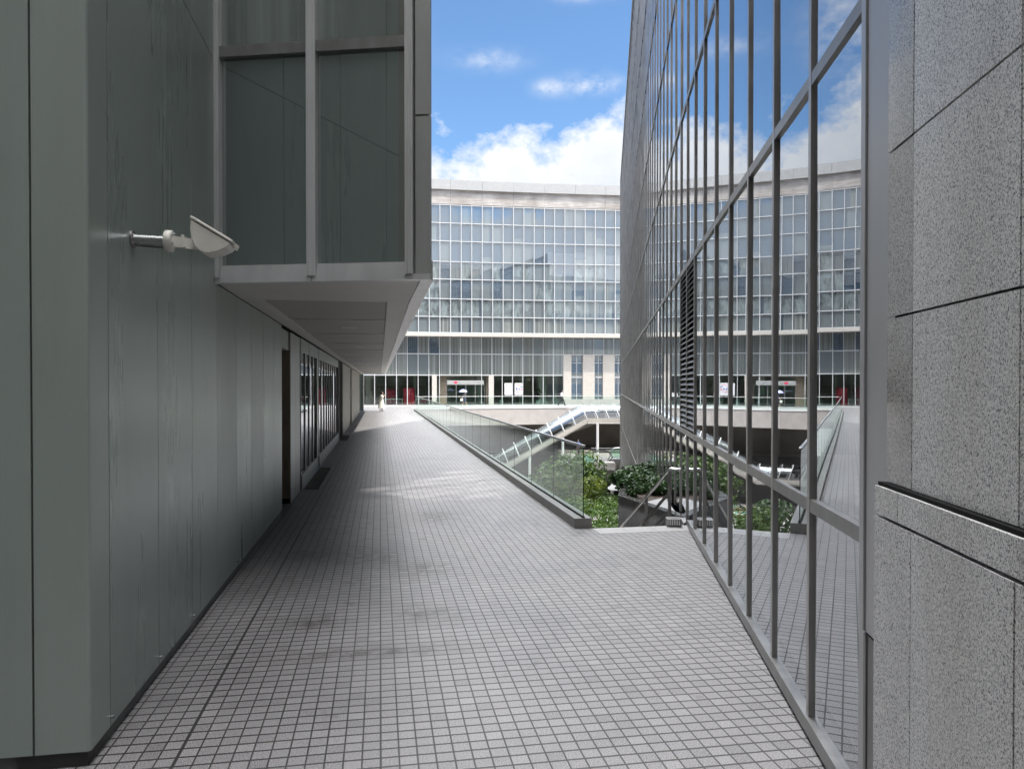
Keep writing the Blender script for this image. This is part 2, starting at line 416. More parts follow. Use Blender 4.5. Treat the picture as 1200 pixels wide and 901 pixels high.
w = bpy.data.worlds.new('World'); scene.world = w; w.use_nodes = True
nt = w.node_tree
for n in list(nt.nodes): nt.nodes.remove(n)
wo = nt.nodes.new('ShaderNodeOutputWorld'); bg = nt.nodes.new('ShaderNodeBackground')
sky = nt.nodes.new('ShaderNodeTexSky'); sky.sky_type = 'NISHITA'; sky.sun_disc = False
sky.sun_elevation = EL; sky.sun_rotation = AZ; sky.air_density = 1.0; sky.dust_density = .35; sky.ozone_density = 2.2
tc = nt.nodes.new('ShaderNodeTexCoord'); sp = nt.nodes.new('ShaderNodeSeparateXYZ'); nt.links.new(tc.outputs['Generated'], sp.inputs[0])
X, Y, Z = sp.outputs
hz = M2(nt, 'SQRT', M2(nt, 'ADD', M2(nt, 'MULTIPLY', X, X), M2(nt, 'MULTIPLY', Y, Y)))
tv = M2(nt, 'DIVIDE', Z, M2(nt, 'MAXIMUM', hz, .02))             # tangent of the elevation
az = M2(nt, 'ARCTAN2', X, Y)
nv = nt.nodes.new('ShaderNodeCombineXYZ'); nt.links.new(az, nv.inputs[0]); nt.links.new(M2(nt, 'MULTIPLY', tv, 1.25), nv.inputs[1]); nv.inputs[2].default_value = 3.7
n1 = noise(nt, nv.outputs[0], 9., 8, .58)
n2 = noise(nt, nv.outputs[0], 28., 6, .62)
fc = nt.nodes.new('ShaderNodeFloatCurve'); cv = fc.mapping.curves[0]
pts = [(-.34, .36), (-.19, .385), (-.13, .34), (-.10, .325), (-.05, .325), (.0, .345), (.025, .335), (.05, .325), (.085, .36), (.12, .385), (.16, .375), (.34, .30)]
cv.points[0].location = ((pts[0][0]+.4)/.8, pts[0][1]); cv.points[1].location = ((pts[-1][0]+.4)/.8, pts[-1][1])
for a, h_ in pts[1:-1]: cv.points.new((a+.4)/.8, h_)
fc.mapping.update()
nt.links.new(M2(nt, 'MULTIPLY_ADD', az, 1/.8, .5, clamp=True), fc.inputs['Value'])
edge = M2(nt, 'SUBTRACT', fc.outputs[0], tv)
dens = M2(nt, 'ADD', M2(nt, 'MULTIPLY', edge, 14.), M2(nt, 'MULTIPLY_ADD', n1, 2.6, -1.2))
dens = M2(nt, 'ADD', dens, M2(nt, 'MULTIPLY_ADD', n2, 1.5, -.75))
cum = M2(nt, 'SMOOTH_MIN', M2(nt, 'MULTIPLY', dens, 1.5, clamp=True), 1., .1)
cum = M2(nt, 'MAXIMUM', cum, 0.)
# loose scraps of cloud higher up
sc_ = None
for (a0, v0, ra, rv, k) in ((-.03, .437, .04, .013, .33), (.105, .402, .035, .013, .6), (.05, .40, .018, .010, .5), (.10, .525, .04, .010, .5), (-.16, .45, .03, .05, .45), (-.22, .42, .05, .03, .5)):
    da = M2(nt, 'DIVIDE', M2(nt, 'SUBTRACT', az, a0), ra); dv = M2(nt, 'DIVIDE', M2(nt, 'SUBTRACT', tv, v0), rv)
    g = M2(nt, 'MULTIPLY', M2(nt, 'EXPONENT', M2(nt, 'MULTIPLY', M2(nt, 'ADD', M2(nt, 'MULTIPLY', da, da), M2(nt, 'MULTIPLY', dv, dv)), -1.)), k)
    sc_ = g if sc_ is None else M2(nt, 'ADD', sc_, g)
scr = M2(nt, 'MULTIPLY', sc_, M2(nt, 'MULTIPLY_ADD', n2, 4., -1.35), clamp=True)
# added unseen bright cloud overhead and behind the camera, lifting the shade
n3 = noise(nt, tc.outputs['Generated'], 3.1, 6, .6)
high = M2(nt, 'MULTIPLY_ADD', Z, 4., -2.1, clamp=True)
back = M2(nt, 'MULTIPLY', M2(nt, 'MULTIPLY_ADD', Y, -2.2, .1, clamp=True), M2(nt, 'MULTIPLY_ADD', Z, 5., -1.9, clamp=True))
fill_band = M2(nt, 'EXPONENT', M2(nt, 'MULTIPLY', M2(nt, 'MULTIPLY', X, X), -11.))       # added bright band along the walkway axis, fills its shade
up = M2(nt, 'MULTIPLY', M2(nt, 'MULTIPLY', high, fill_band), M2(nt, 'MULTIPLY_ADD', n3, 5., -1.5, clamp=True))
bk = M2(nt, 'MULTIPLY', back, M2(nt, 'MULTIPLY_ADD', n3, 6., -2.6, clamp=True))
ccol = ramp(nt, M2(nt, 'MULTIPLY_ADD', n2, .5, M2(nt, 'MULTIPLY_ADD', edge, -2.6, .62)), [(.25, (.52, .57, .66)), (.62, (.70, .735, .79)), (.92, (.84, .85, .87))])
skyc = mixc(nt, 1., sky.outputs[0], (.122, .150, .168), 'MULTIPLY')
c = mixc(nt, M2(nt, 'MAXIMUM', cum, scr), skyc, mixc(nt, 1., ccol, (1.0, 1.0, 1.0), 'MULTIPLY'))
c = mixc(nt, bk, c, (.85, .87, .92))
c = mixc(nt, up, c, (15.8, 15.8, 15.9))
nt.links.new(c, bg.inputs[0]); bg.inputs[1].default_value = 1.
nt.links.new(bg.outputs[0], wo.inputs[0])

scene.view_settings.view_transform = 'Standard'; scene.view_settings.look = 'None'
scene.view_settings.exposure = .42; scene.view_settings.gamma = 1.
cy = scene.cycles
cy.max_bounces = 10; cy.diffuse_bounces = 4; cy.glossy_bounces = 6; cy.transparent_max_bounces = 24; cy.transmission_bounces = 4
cy.caustics_reflective = False; cy.caustics_refractive = False; cy.sample_clamp_indirect = 6.
cy.use_denoising = True; cy.denoiser = 'OPENIMAGEDENOISE'; cy.denoising_input_passes = 'RGB_ALBEDO_NORMAL'; cy.denoising_prefilter = 'ACCURATE'

# ================================================================== GROUND
LOW = -10.
struct('ground', MB().box(FW, -900, 900, -900, 900, LOW-.5, LOW-.05), 'concrete')
struct('courtyard_floor', MB().box(FW, -20, 30, 9, 84, LOW-.04, LOW), 'court')
# walkway slab: full width up to the stair head, then narrower alongside the void
K0, K1 = 2.95, 3.23                        # balustrade kerb offsets
EDGE_S = 11.0
wk = MB()
wk.prism([FL(-16, -26), FL(2.2, -26), FR(1.31, -22), FR(1.31, 11.75), FL(K1-.02, EDGE_S-.42), FL(K1-.02, 79), FL(-30, 79)], -.6, 0.)
struct('walkway', wk, 'tile')
# stone edging course at the head of the stair
ed = MB(); t0 = K1-.02; x = t0
while x < 4.75:
    ed.box(FL, x+.004, min(x+.46, 4.85), EDGE_S-.42, EDGE_S, -.35, .004); x += .46
struct('edging_stones', ed, 'stone_edge')

# far deck in front of the long building
dk = MB()
dk.prism([FL(K1+.02, 73.2), (6, 77.6), (30, 78.2), (30, 100), (-30, 92), FL(-12, 78)], -1.72, -.002, 0)
struct('deck', dk, 'stone_edge')
fa = MB()
fx0 = FL(K1+.04, 73.0)
def dky(x): return fx0[1] + (77.5-fx0[1])*min(1, (x-fx0[0])/(6-fx0[0])) if x < 6 else 77.5+(x-6)*.025
x = fx0[0]
while x < 29:
    x2 = x+1.9
    fa.hexa([(x+.006, dky(x)-.03, -1.78), (x2-.006, dky(x2)-.03, -1.78), (x2-.006, dky(x2)+.1, -1.78), (x+.006, dky(x)+.1, -1.78)],
            [(x+.006, dky(x)-.03, -.12), (x2-.006, dky(x2)-.03, -.12), (x2-.006, dky(x2)+.1, -.12), (x+.006, dky(x)+.1, -.12)], 0)
    x = x2
x = fx0[0]
fa.hexa([(x, dky(x)-.08, -.115), (6, dky(6)-.08, -.115), (6, dky(6)+.5, -.115), (x, dky(x)+.5, -.115)], [(x, dky(x)-.08, .05), (6, dky(6)-.08, .05), (6, dky(6)+.5, .05), (x, dky(x)+.5, .05)], 1)
fa.hexa([(6, dky(6)-.08, -.115), (29, dky(29)-.08, -.115), (29, dky(29)+.5, -.115), (6, dky(6)+.5, -.115)], [(6, dky(6)-.08, .05), (29, dky(29)-.08, .05), (29, dky(29)+.5, .05), (6, dky(6)+.5, .05)], 1)
struct('deck_fascia', fa, ['granite_pink', 'white'])

# ================================================================== LEFT BUILDING
WO = -1.65
lb = thing('metal_clad_building', 'grey metal panelled building on the left with an overhanging glazed upper storey', 'building', (*FL(-3, 8), 0))
TOPL = 15.5
CS = 4.62                                   # corner
joints = [8.03-1.03*k for k in range(0, 4)] # 8.03 .. 4.94
clad = MB()
def ribbon(mb, pts, z0, z1, th=.02, mi=0):
    """thin panel following a plan polyline"""
    P = [Vector((*p, 0)) for p in pts]; nrm = []
    for i in range(len(P)):
        d = (P[min(i+1, len(P)-1)]-P[max(i-1, 0)]).normalized(); nrm.append(Vector((d.y, -d.x, 0)))
    inn = [p-n*th for p, n in zip(P, nrm)]
    poly = [(p.x, p.y) for p in P]+[(p.x, p.y) for p in reversed(inn)]
    n = len(P)
    V = [(*q, z0) for q in poly]+[(*q, z1) for q in poly]; m = len(poly); Fc = []
    for i in range(n-1):
        j = m-1-i
        Fc += [(i, i+1, j-1, j), (i+m, j+m, j-1+m, i+1+m)]
    mi = random.choice((0, 0, 1, 2))
    Fc = Fc
    mb.add(V, Fc, mi)
    mb.add(V, [(i, i+m, (i+1) % m+m, (i+1) % m) for i in range(m)], mi, False)
zb = [(.09, 5.483), (5.497, 8.6), (8.614, 12.1), (12.114, TOPL)]
g = .006
for (z0, z1) in zb:
    # folded corner panel
    rc = .022; pts = [FL(WO-.30+g, CS)]
    pts += [FL(WO-rc+rc*math.sin(a), CS+rc-rc*math.cos(a)) for a in [R(90*i/12) for i in range(13)]]
    pts += [FL(WO, joints[-1]-g)]
    ribbon(clad, pts, z0, z1)
    for i in range(9): ribbon(clad, [FL(WO-.30-1.03*(i+1)+g, CS), FL(WO-.30-1.03*i-g, CS)], z0, z1)
    for a, b in zip(joints[1:], joints[:-1]): ribbon(clad, [FL(WO, a+g), FL(WO, b-g)], z0, z1)
for k in range(5): ribbon(clad, [FL(WO, 8.03+1.03*k+g), FL(WO, min(8.03+1.03*(k+1), 13.13)-g)], .09, 3.238)
part('panel_cladding', clad, ['panel', 'panel_b', 'panel_c'], lb)
core = MB().box(FL, -11, WO-.022, CS+.022, 13.1, -.02, 3.2).box(FL, -11, WO-.022, CS+.022, 9.2, 3.2, TOPL-.05)
core.box(FL, -11, WO-1.2, 13.1, 14.4, -.02, 3.2).box(FL, -11, WO-.022, 14.38, 69.5, -.02, 3.2)
part('core_wall', core, 'backing', lb)
pl = MB().box(FL, -10.9, WO-.02, CS+.02, CS+.3, 0, .085).box(FL, WO-.4, WO-.02, CS+.02, 13.12, 0, .0855)
part('plinth', pl, 'plinth', lb)
pins = [(WO, s) for s in joints[1:]]+[(WO, 9.06)]
for (o, s) in pins:
    part('drain_pin', MB().tube([(*FL(o-.01, s), .15), (*FL(o+.022, s), .15)], .010, 8), 'steel', lb)
# recess with brown shutter and the next stretch of wall
part('recess_lintel', MB().box(FL, WO-1.2, WO-.03, 13.12, 14.37, 2.86, 3.2), 'panel', lb)
part('recess_reveal', MB().box(FL, WO-1.2, WO-.002, 14.352, 14.378, .09, 2.86), 'brown', lb)
part('recess_base', MB().box(FL, WO-1.2, WO-.01, 14.355, 14.42, 0, .09), 'gap', lb)
w2 = MB()
for a, b in ((14.38, 15.2), (15.2, 16.02)): w2.box(FL, WO-.021, WO, a+.005, b-.005, .0, 3.2)
part('pier_cladding', w2, 'panel_light', lb)
def win_run(s0, s1, n, name):
    p = (s1-s0)/n
    part('window_sill', MB().box(FL, WO-.02, WO+.03, s0-.02, s1+.02, .0, .32), 'panel_light', lb)
    part('window_head', MB().box(FL, WO-.02, WO+.015, s0-.02, s1+.02, 2.92, 3.2), 'panel', lb)
    for i in range(n):
        a = s0+i*p
        wn = part('window', MB().box(FL, WO-.02, WO+.012, a-.045, a+.045, .322, 2.92), 'alu_dark', lb)
        part('pane', MB().box(FL, WO-.019, WO-.008, a+.046, a+p-.046, .322, 2.918), 'left_glass', wn)
    part('window_post', MB().box(FL, WO-.02, WO+.03, s1-.028, s1+.03, .322, 2.92), 'alu_dark', lb)
win_run(16.1, 19.95, 4, 'a')
part('pier_cladding', MB().box(FL, WO-.021, WO+.005, 20.0, 20.62, 0, 3.2), 'panel', lb)
win_run(20.7, 30.2, 9, 'b')
part('service_door', MB().box(FL, WO-.021, WO-.004, 30.4, 33.9, 0, 3.2), 'dark_int', lb)
part('door_post', MB().box(FL, WO-.021, WO+.09, 32., 32.16, 0, 3.2), 'alu_dark', lb)
wb = MB(); s = 34.
while s < 59:
    wb.box(FL, WO-.021, WO+.012, s+.012, s+2.05, .0, 3.2); s += 2.08
part('warm_cladding', wb, 'panel_beige', lb)
part('white_post', MB().box(FL, WO, WO+.12, 42., 42.2, 0, 3.2), 'white', lb)
vb = MB().box(FL, WO-.01, WO+.01, 59.2, 66.6, .1, 3.16)
part('glass_vestibule', vb, 'teal_glass', lb)
part('vestibule_back', MB().box(FL, WO-.021, WO-.014, 59.2, 66.6, .0, 3.2), 'pot', lb)
part('end_post', MB().box(FL, WO-.02, WO+.22, 66.7, 67.2, 0, 3.2), 'steel_dark', lb)
# ---- overhanging glazed box
E1 = .496                                   # offset of its outer face
ZB = 3.24
TW = 2.25
def bxpoly(t0, d0, off): return None
body = MB()
q0, q1 = FB(.05, .06), FB(TW-.04, .06)
body.prism([q0, q1, FL(E1-.05, 67), FL(WO-6, 67), FL(WO-6, 9.6), FL(WO, 9.5)], ZB+.25, TOPL-.1)
part('upper_storey', body, 'backing', lb)
side = MB(); s = 7.6
pts_side0 = FB(TW, 0)
rows = [(ZB+.1, 5.59), (5.605, 8.0), (8.015, 10.4), (10.415, 12.8), (12.815, TOPL)]
s = 8.2
while s < 66.9:
    for (z0, z1) in rows: side.box(FL, E1-.04, E1, s+.01, min(s+1.5, 67), z0, z1, 0)
    s += 1.51
part('side_cladding', side, 'panel_light', lb)
part('end_wall', MB().box(FL, WO-6, E1, 67.002, 67.1, ZB, TOPL), 'panel_light', lb)
zr = [3.42, 5.52, 5.63, 7.95, 8.06, 10.35, 10.46, 12.8, 12.91, TOPL]
for (a, b) in ((.0, .075), (.998, 1.092), (2.005, 2.085)):
    mm = MB().box(FB, a, b, -.075, .06, ZB+.055, TOPL)
    mm.box(FB, a+.018, a+.03, -.086, -.075, ZB+.055, TOPL).box(FB, b-.03, b-.018, -.086, -.075, ZB+.055, TOPL)
    part('mullion', mm, 'alu', lb)
for i, (a, b) in enumerate(((.077, .996), (1.094, 2.003))):
    part('box_sill', MB().box(FB, a, b, -.05, .05, ZB+.055, 3.36).box(FB, a, b, -.03, .05, 3.36, 3.42), 'alu', lb)
    for r in range(5):
        z0 = zr[2*r]; z1 = zr[2*r+1] if 2*r+1 < len(zr) else TOPL
        tl = [random.uniform(-.0008, .0008) for _ in range(2)]
        part('window', MB().box(FB, a, b, .0 , .02, z0, z1), 'box_glass' if r == 0 else 'box_glass_up', lb)
        if r < 4: part('transom', MB().box(FB, a, b, -.055, .03, z1, z1+.11), 'alu_dark', lb)
edge = MB()
for (z0, z1) in ((ZB+.055, 4.845), (4.862, 9.), (9.02, TOPL)):
    edge.box(FB, 2.10, TW, -.02, .03, z0, z1)
part('corner_panel', edge, 'panel_light', lb)
trim = MB().box(FB, -.02, 1.043, -.06, .04, ZB, ZB+.055).box(FB, 1.052, TW+.01, -.06, .04, ZB, ZB+.055)
part('bottom_trim', trim, 'alu', lb)
# soffit: rim, inner recessed field with joints
fo = FB(TW, .0)
def SF(e, s): return FL(e, s)
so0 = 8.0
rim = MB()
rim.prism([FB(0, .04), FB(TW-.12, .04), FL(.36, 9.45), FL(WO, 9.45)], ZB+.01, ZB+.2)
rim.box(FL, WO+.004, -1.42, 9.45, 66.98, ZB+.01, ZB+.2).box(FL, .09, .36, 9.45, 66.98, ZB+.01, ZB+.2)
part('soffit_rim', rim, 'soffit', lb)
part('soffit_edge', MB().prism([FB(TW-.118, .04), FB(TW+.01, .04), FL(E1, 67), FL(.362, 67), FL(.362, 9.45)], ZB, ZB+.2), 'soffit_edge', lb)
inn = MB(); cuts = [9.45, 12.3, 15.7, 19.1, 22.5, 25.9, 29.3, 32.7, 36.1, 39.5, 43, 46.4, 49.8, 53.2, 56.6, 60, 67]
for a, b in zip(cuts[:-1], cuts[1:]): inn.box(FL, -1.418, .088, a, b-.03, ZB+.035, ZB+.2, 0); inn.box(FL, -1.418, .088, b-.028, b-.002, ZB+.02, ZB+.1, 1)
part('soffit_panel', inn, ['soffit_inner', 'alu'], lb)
for s in (14., 21., 31., 38., 45.):
    part('downlight', MB().lathe((*FL(-.55, s), ZB+.03), [(.001, .004), (.13, .004), (.14, -.004), (.15, 0), (.15, .02)], 18), 'white', lb)

# ================================================================== FLOODLIGHT on the left wall
Pw = FL(WO, 5.60); zf = 3.24
fs = 5.40
fl = thing('floodlight', 'cream wall floodlight on a short steel arm beside the glazed box', 'floodlight', (*FL(WO, fs), 3.18))
c0 = Vector((*FL(WO, fs), 3.19)); nx = Vector((*nL, 0)); dx = Vector((*dL, 0)); zz = Vector((0, 0, 1))
def fp(a, b, c):
    if a > .455: a, b, c = .455+(a-.455)*.86+.03, b*.80, c*.92
    return tuple(c0+(nx*a+dx*b+zz*c)*.80)
part('wall_flange', MB().tube([fp(0, 0, 0), fp(.012, 0, 0)], .062, 20), 'steel_dark', fl)
part('arm', MB().tube([fp(.01, 0, 0), fp(.265, 0, -.005)], .034, 18), 'steel', fl)
part('collar', MB().tube([fp(.262, 0, -.005), fp(.268, 0, -.005), fp(.318, 0, -.006), fp(.324, 0, -.006)], [.068, .074, .074, .066], 22), 'flood', fl)
part('cable', MB().tube([fp(.02, .02, -.045), fp(.12, .02, -.052), fp(.24, .02, -.058), fp(.27, .02, -.05)], .007, 6), 'steel_dark', fl)
for k_ in range(4):
    a_ = R(45+90*k_); part('flange_bolt', MB().tube([fp(.010, .047*math.cos(a_), .047*math.sin(a_)), fp(.022, .047*math.cos(a_), .047*math.sin(a_))], .008, 6), 'steel', fl)
for k_ in range(3):
    a_ = R(90+120*k_); part('collar_bolt', MB().tube([fp(.318, .055*math.cos(a_), .055*math.sin(a_)), fp(.340, .055*math.cos(a_), .055*math.sin(a_))], .008, 6), 'steel', fl)
br = MB()
for b in (-.045, .045): br.bar(fp(.32, b, -.005), fp(.50, b, -.03), .012, .062)
br.box(lambda a, b: tuple((c0+nx*a+dx*b)[:2]), .322, .336, -.05, .05, c0.z-.05, c0.z+.035)
part('bracket', br, 'flood', fl)
part('pivot', MB().tube([fp(.47, -.058, -.025), fp(.47, .058, -.025)], .032, 16), 'flood', fl)
# housing: bowl-shaped side profile extruded across, ribbed underside
prof = [(.47, .175), (.462, .09), (.475, .0), (.505, -.07), (.56, -.115), (.63, -.125), (.72, -.105), (.80, -.07), (.84, -.03)]
top = [(.84, -.03), (.47, .175)]
W2 = .17
hs = MB(); n = len(prof)
V = [fp(a, -W2, c) for a, c in prof]+[fp(a, W2, c) for a, c in prof]
hs.add(V, [tuple(range(n)), tuple(range(2*n-1, n-1, -1))]+[(i, i+n, i+n+1, i+1) for i in range(n-1)]+[(n-1, 2*n-1, n, 0)])
hsg = part('lamp_housing', hs, 'flood', fl, bevel=.006)
rb = MB()
for k in range(6):
    t = k/5.
    a = .60+.21*t; c = -.128+.075*t*t
    rb.bar(fp(a, -W2-.002, c+.006), fp(a, W2+.002, c+.006), .008, .010)
part('cooling_fin', rb, 'flood', hsg)
lid = MB(); dvx = Vector((.37, -.205)).normalized(); nvx = Vector((.205, .37)).normalized()
def lp(t, b, h): return fp(.465+dvx.x*t+nvx.x*h, b, .185+dvx.y*t+nvx.y*h)
lid.hexa([lp(-.005, -W2-.012, .0), lp(.445, -W2-.012, .0), lp(.445, W2+.012, .0), lp(-.005, W2+.012, .0)], [lp(-.005, -W2-.012, .026), lp(.445, -W2-.012, .026), lp(.445, W2+.012, .026), lp(-.005, W2+.012, .026)])
ld = part('front_frame', lid, 'flood', fl, bevel=.006)
part('lens', MB().hexa([lp(.03, -W2+.02, .0265), lp(.41, -W2+.02, .0265), lp(.41, W2-.02, .0265), lp(.03, W2-.02, .0265)], [lp(.03, -W2+.02, .031), lp(.41, -W2+.02, .031), lp(.41, W2-.02, .031), lp(.03, W2-.02, .031)]), 'flood_glass', ld)
part('latch', MB().hexa([lp(.43, -.05, -.03), lp(.475, -.05, -.03), lp(.475, .05, -.03), lp(.43, .05, -.03)], [lp(.43, -.05, .02), lp(.475, -.05, .02), lp(.475, .05, .02), lp(.43, .05, .02)]), 'flood', ld)

# ================================================================== ADDED SKY BLOCKER BEHIND THE CAMERA
rbk = thing('sky_blocker', 'added plain grey block behind the viewer, out of view, that blocks light from the sky behind', 'building', (0, -34, LOW))
part('wall', MB().box(FW, -45, 60, -46, -34, LOW, 30).box(FW, -20, 32, -46, -38, 30, 36).box(FL, -45, -3.3, -33, 2.5, LOW, 24), 'concrete_brown', rbk)  # rear block and left wing, both added to cut sky light from behind
wbk = MB()
for zf_ in range(8): wbk.box(FW, -44, 59, -34.05, -34, 1.2+zf_*3.5, 3.0+zf_*3.5)
part('blocker_strips', wbk, 'left_glass', rbk)
part('blocker_parapet', MB().box(FW, -45.2, 60.2, -34.4, -33.8, 30, 31.2).box(FW, -20.2, 32.2, -38.4, -37.8, 36, 37), 'coping', rbk)

# ================================================================== RIGHT GLASS BUILDING
GO = 1.28; TOPR = 21.0; END = 68.5
gb = thing('glass_building', 'tall glass curtain wall building on the right mirroring the sky and the far facade', 'building', (*FR(GO, 4), 0))
MS, MP = 4.82, 1.028
ms = [MS+MP*k for k in range(-1, 63)]
ms = [s for s in ms if s < END-.2]
zt = [1.453+2.65*k for k in range(-4, 8)]
NEAR = 11.7
LV = (11.0, 13.1)
panes = []
def pane_geo(mb, s0, s1, z0, z1):
    ts, tz = random.gauss(0, .0018), random.gauss(0, .0013)
    sc, zc = (s0+s1)/2, (z0+z1)/2
    def P(s, z, o): return (*FR(GO+o+ts*(s-sc)+tz*(z-zc), s), z)
    mb.hexa([P(s0, z0, 0), P(s1, z0, 0), P(s1, z0, .02), P(s0, z0, .02)], [P(s0, z1, 0), P(s1, z1, 0), P(s1, z1, .02), P(s0, z1, .02)])
louv = []
for i in range(len(ms)):
    s0 = ms[i]+.056; s1 = (ms[i+1] if i+1 < len(ms) else END)-.001
    near = ms[i] < NEAR-.3
    zs = [z for z in zt if (not near or z > .3)]
    zs = ([.125] if near else [LOW])+zs+[TOPR-.3]
    for a, b in zip(zs[:-1], zs[1:]):
        a2 = a+(.04 if a not in (.125, LOW) else 0); b2 = b-.04
        if i in (7, 8) and abs(a-zt[4]) < .01: louv.append((s0, s1, a2, b2)); continue
        y0 = s0*dR[1]; ap = (1/s0-1/s1)*min(b2-a2, 99)/s0*(1 if b2 > -2 else .05)
        y = 452-868*(a-2.2)/s0
        if y < -20 or 452-868*(b-2.2)/s0 > 940: ap *= .01
        panes.append((ap, s0, s1, a2, b2))
panes.sort(key=lambda p: -p[0])
for (_, s0, s1, a, b) in panes[:98]:
    mb = MB(); pane_geo(mb, s0, s1, a, b); part('window_pane', mb, 'wall_glass', gb)
rest = MB()
for (_, s0, s1, a, b) in panes[98:]: pane_geo(rest, s0, s1, a, b)
part('distant_panes', rest, 'wall_glass', gb, kind='stuff')
for s in ms:
    z0 = .03 if s < NEAR else LOW
    mm = MB().box(FR, GO-.022, GO+.03, s, s+.055, z0, TOPR)
    z = 2.9
    while z < TOPR:                        # sleeve joints
        mm.box(FR, GO-.025, GO-.01, s-.0025, s+.0575, z, z+.03); z += 5.3
    part('mullion', mm, 'mullion', gb)
for z in zt:
    s0 = 3.8 if z > 0 else NEAR
    part('transom', MB().box(FR, GO-.020, GO+.025, s0, END, z-.04, z+.04), 'alu_dark', gb)
part('bottom_sill', MB().box(FR, GO-.04, GO+.03, 3.8, NEAR, .03, .125), 'alu_dark', gb)
part('base_gap', MB().box(FR, GO-.015, GO+.2, 3.3, NEAR, -.02, .03), 'gap', gb)
for (s0, s1, a, b) in louv:
    fr = part('louvre_panel', MB().box(FR, GO+.03, GO+.04, s0, s1, a, b), 'gap', gb)
    sl_ = MB(); z = a+.03
    while z < b-.05:
        sl_.hexa([(*FR(GO-.02, s0), z), (*FR(GO-.02, s1), z), (*FR(GO+.028, s1), z+.045), (*FR(GO+.028, s0), z+.045)],
                 [(*FR(GO-.02, s0), z+.012), (*FR(GO-.02, s1), z+.012), (*FR(GO+.028, s1), z+.057), (*FR(GO+.028, s0), z+.057)]); z += .085
    part('slats', sl_, 'steel_dark', fr)
part('roof_edge', MB().box(FR, GO-.07, GO+.1, 3.3, END+.1, TOPR-.3, TOPR), 'alu_dark', gb)
part('end_post', MB().box(FR, GO-.06, GO+.12, END-.03, END+.1, LOW, TOPR-.3), 'alu_dark', gb)
ew = MB().box(FR, GO+.12, 30, END, END+.1, LOW, TOPR-3.2, 0)
z = -6.
while z < TOPR-4: ew.box(FR, GO+.2, 30, END+.1, END+.14, z, z+1.6, 1); z += 3.4
part('end_wall', ew, ['panel_light', 'far_a'], gb)
part('parapet', MB().box(FR, GO+.12, 30, END, END+.16, TOPR-3.2, TOPR+.2), 'white', gb)
part('back_wall', MB().box(FR, 29.5, 30, -20, END, LOW, TOPR), 'panel_light', gb)
part('inner_floor', MB().box(FR, GO+.05, 29.5, -20, END, -.25, -.02), 'dark_int', gb)
part('inner_wall', MB().box(FR, 9.6, 9.7, 25, END-.1, LOW, TOPR-.3).box(FR, GO+.06, 9.6, 24.9, 25, 0, TOPR-.3), 'dark_int', gb)
# roof with an added hole and bars, shaped to throw the walkway's sun patch
def g2r(px, py):                            # ground point seen at photo pixel -> where its sun ray meets the roof
    Yg = H*F_PX/(py-452.); Xg = (px-600)/F_PX*Yg
    return (Xg+S.x/S.z*TOPR, Yg+S.y/S.z*TOPR)
sun_patch_hole = [g2r(*p) for p in ((414, 574), (470, 567), (520, 553), (560, 547), (612, 553), (622, 572), (590, 586), (500, 587))]
bm = bmesh.new()
outer = [FR(GO+.05, 3.2), FR(29.6, 3.2), FR(29.6, END), FR(GO+.05, END)]
ov = [bm.verts.new((*p, TOPR-.05)) for p in outer]; iv = [bm.verts.new((*p, TOPR-.05)) for p in sun_patch_hole]
es = [bm.edges.new((ov[i], ov[(i+1) % 4])) for i in range(4)]+[bm.edges.new((iv[i], iv[(i+1) % len(iv)])) for i in range(len(iv))]
bmesh.ops.triangle_fill(bm, edges=es, use_beauty=True)
rmb = MB(); bm.verts.ensure_lookup_table(); bm.verts.index_update()
def in_poly(p, poly):
    c_ = False
    for i in range(len(poly)):
        (x1, y1), (x2, y2) = poly[i], poly[i-1]
        if (y1 > p[1]) != (y2 > p[1]) and p[0] < (x2-x1)*(p[1]-y1)/(y2-y1)+x1: c_ = not c_
    return c_
rmb.add([tuple(v.co) for v in bm.verts], [[v.index for v in f.verts] for f in bm.faces if not in_poly(f.calc_center_median(), sun_patch_hole)]); bm.free()
ro = part('roof', rmb, 'concrete', gb)
md = ro.modifiers.new('thick', 'SOLIDIFY'); md.thickness = .12; md.offset = 0
bars = MB(); cx = sum(p[0] for p in sun_patch_hole)/8; cyy = sum(p[1] for p in sun_patch_hole)/8
for k in range(-3, 5):
    p = (cx+k*1.05, cyy)
    d = Vector((.75, .66, 0))
    a = Vector((p[0], p[1], TOPR-.2))-d*6; b = Vector((p[0], p[1], TOPR-.2))+d*6
    bars.bar(a, b, .10 if k % 2 else .26, .08)
for k in range(-1, 2):
    a = Vector((cx-6, cyy+k*2.1-1.2, TOPR-.3)); b = Vector((cx+6, cyy+k*2.1+.4, TOPR-.3)); bars.bar(a, b, .12, .08)
part('sun_patch_bars', bars, 'steel_dark', gb)
# metal corner column next to the granite
cl = MB().box(FR, GO-.07, GO+.2, 3.26, 3.66, 1.045, TOPR)
cl.box(FR, GO-.078, GO+.2, 3.665, 3.70, 1.045, TOPR).box(FR, GO-.055, GO+.2, 3.705, 3.80, .03, TOPR)
MAT['column'] = plain('column_metal', (.40, .40, .41), .33, .3, var=.06, scale=4, stretch=(1, 1, .2))
clo = part('corner_column', cl, 'column', gb, bevel=.004)
part('column_base', MB().box(FR, GO-.06, GO+.2, 3.26, 3.66, .0, 1.03).box(FR, GO-.066, GO+.2, 3.665, 3.70, .0, 1.03), 'steel_dark', clo, bevel=.004)

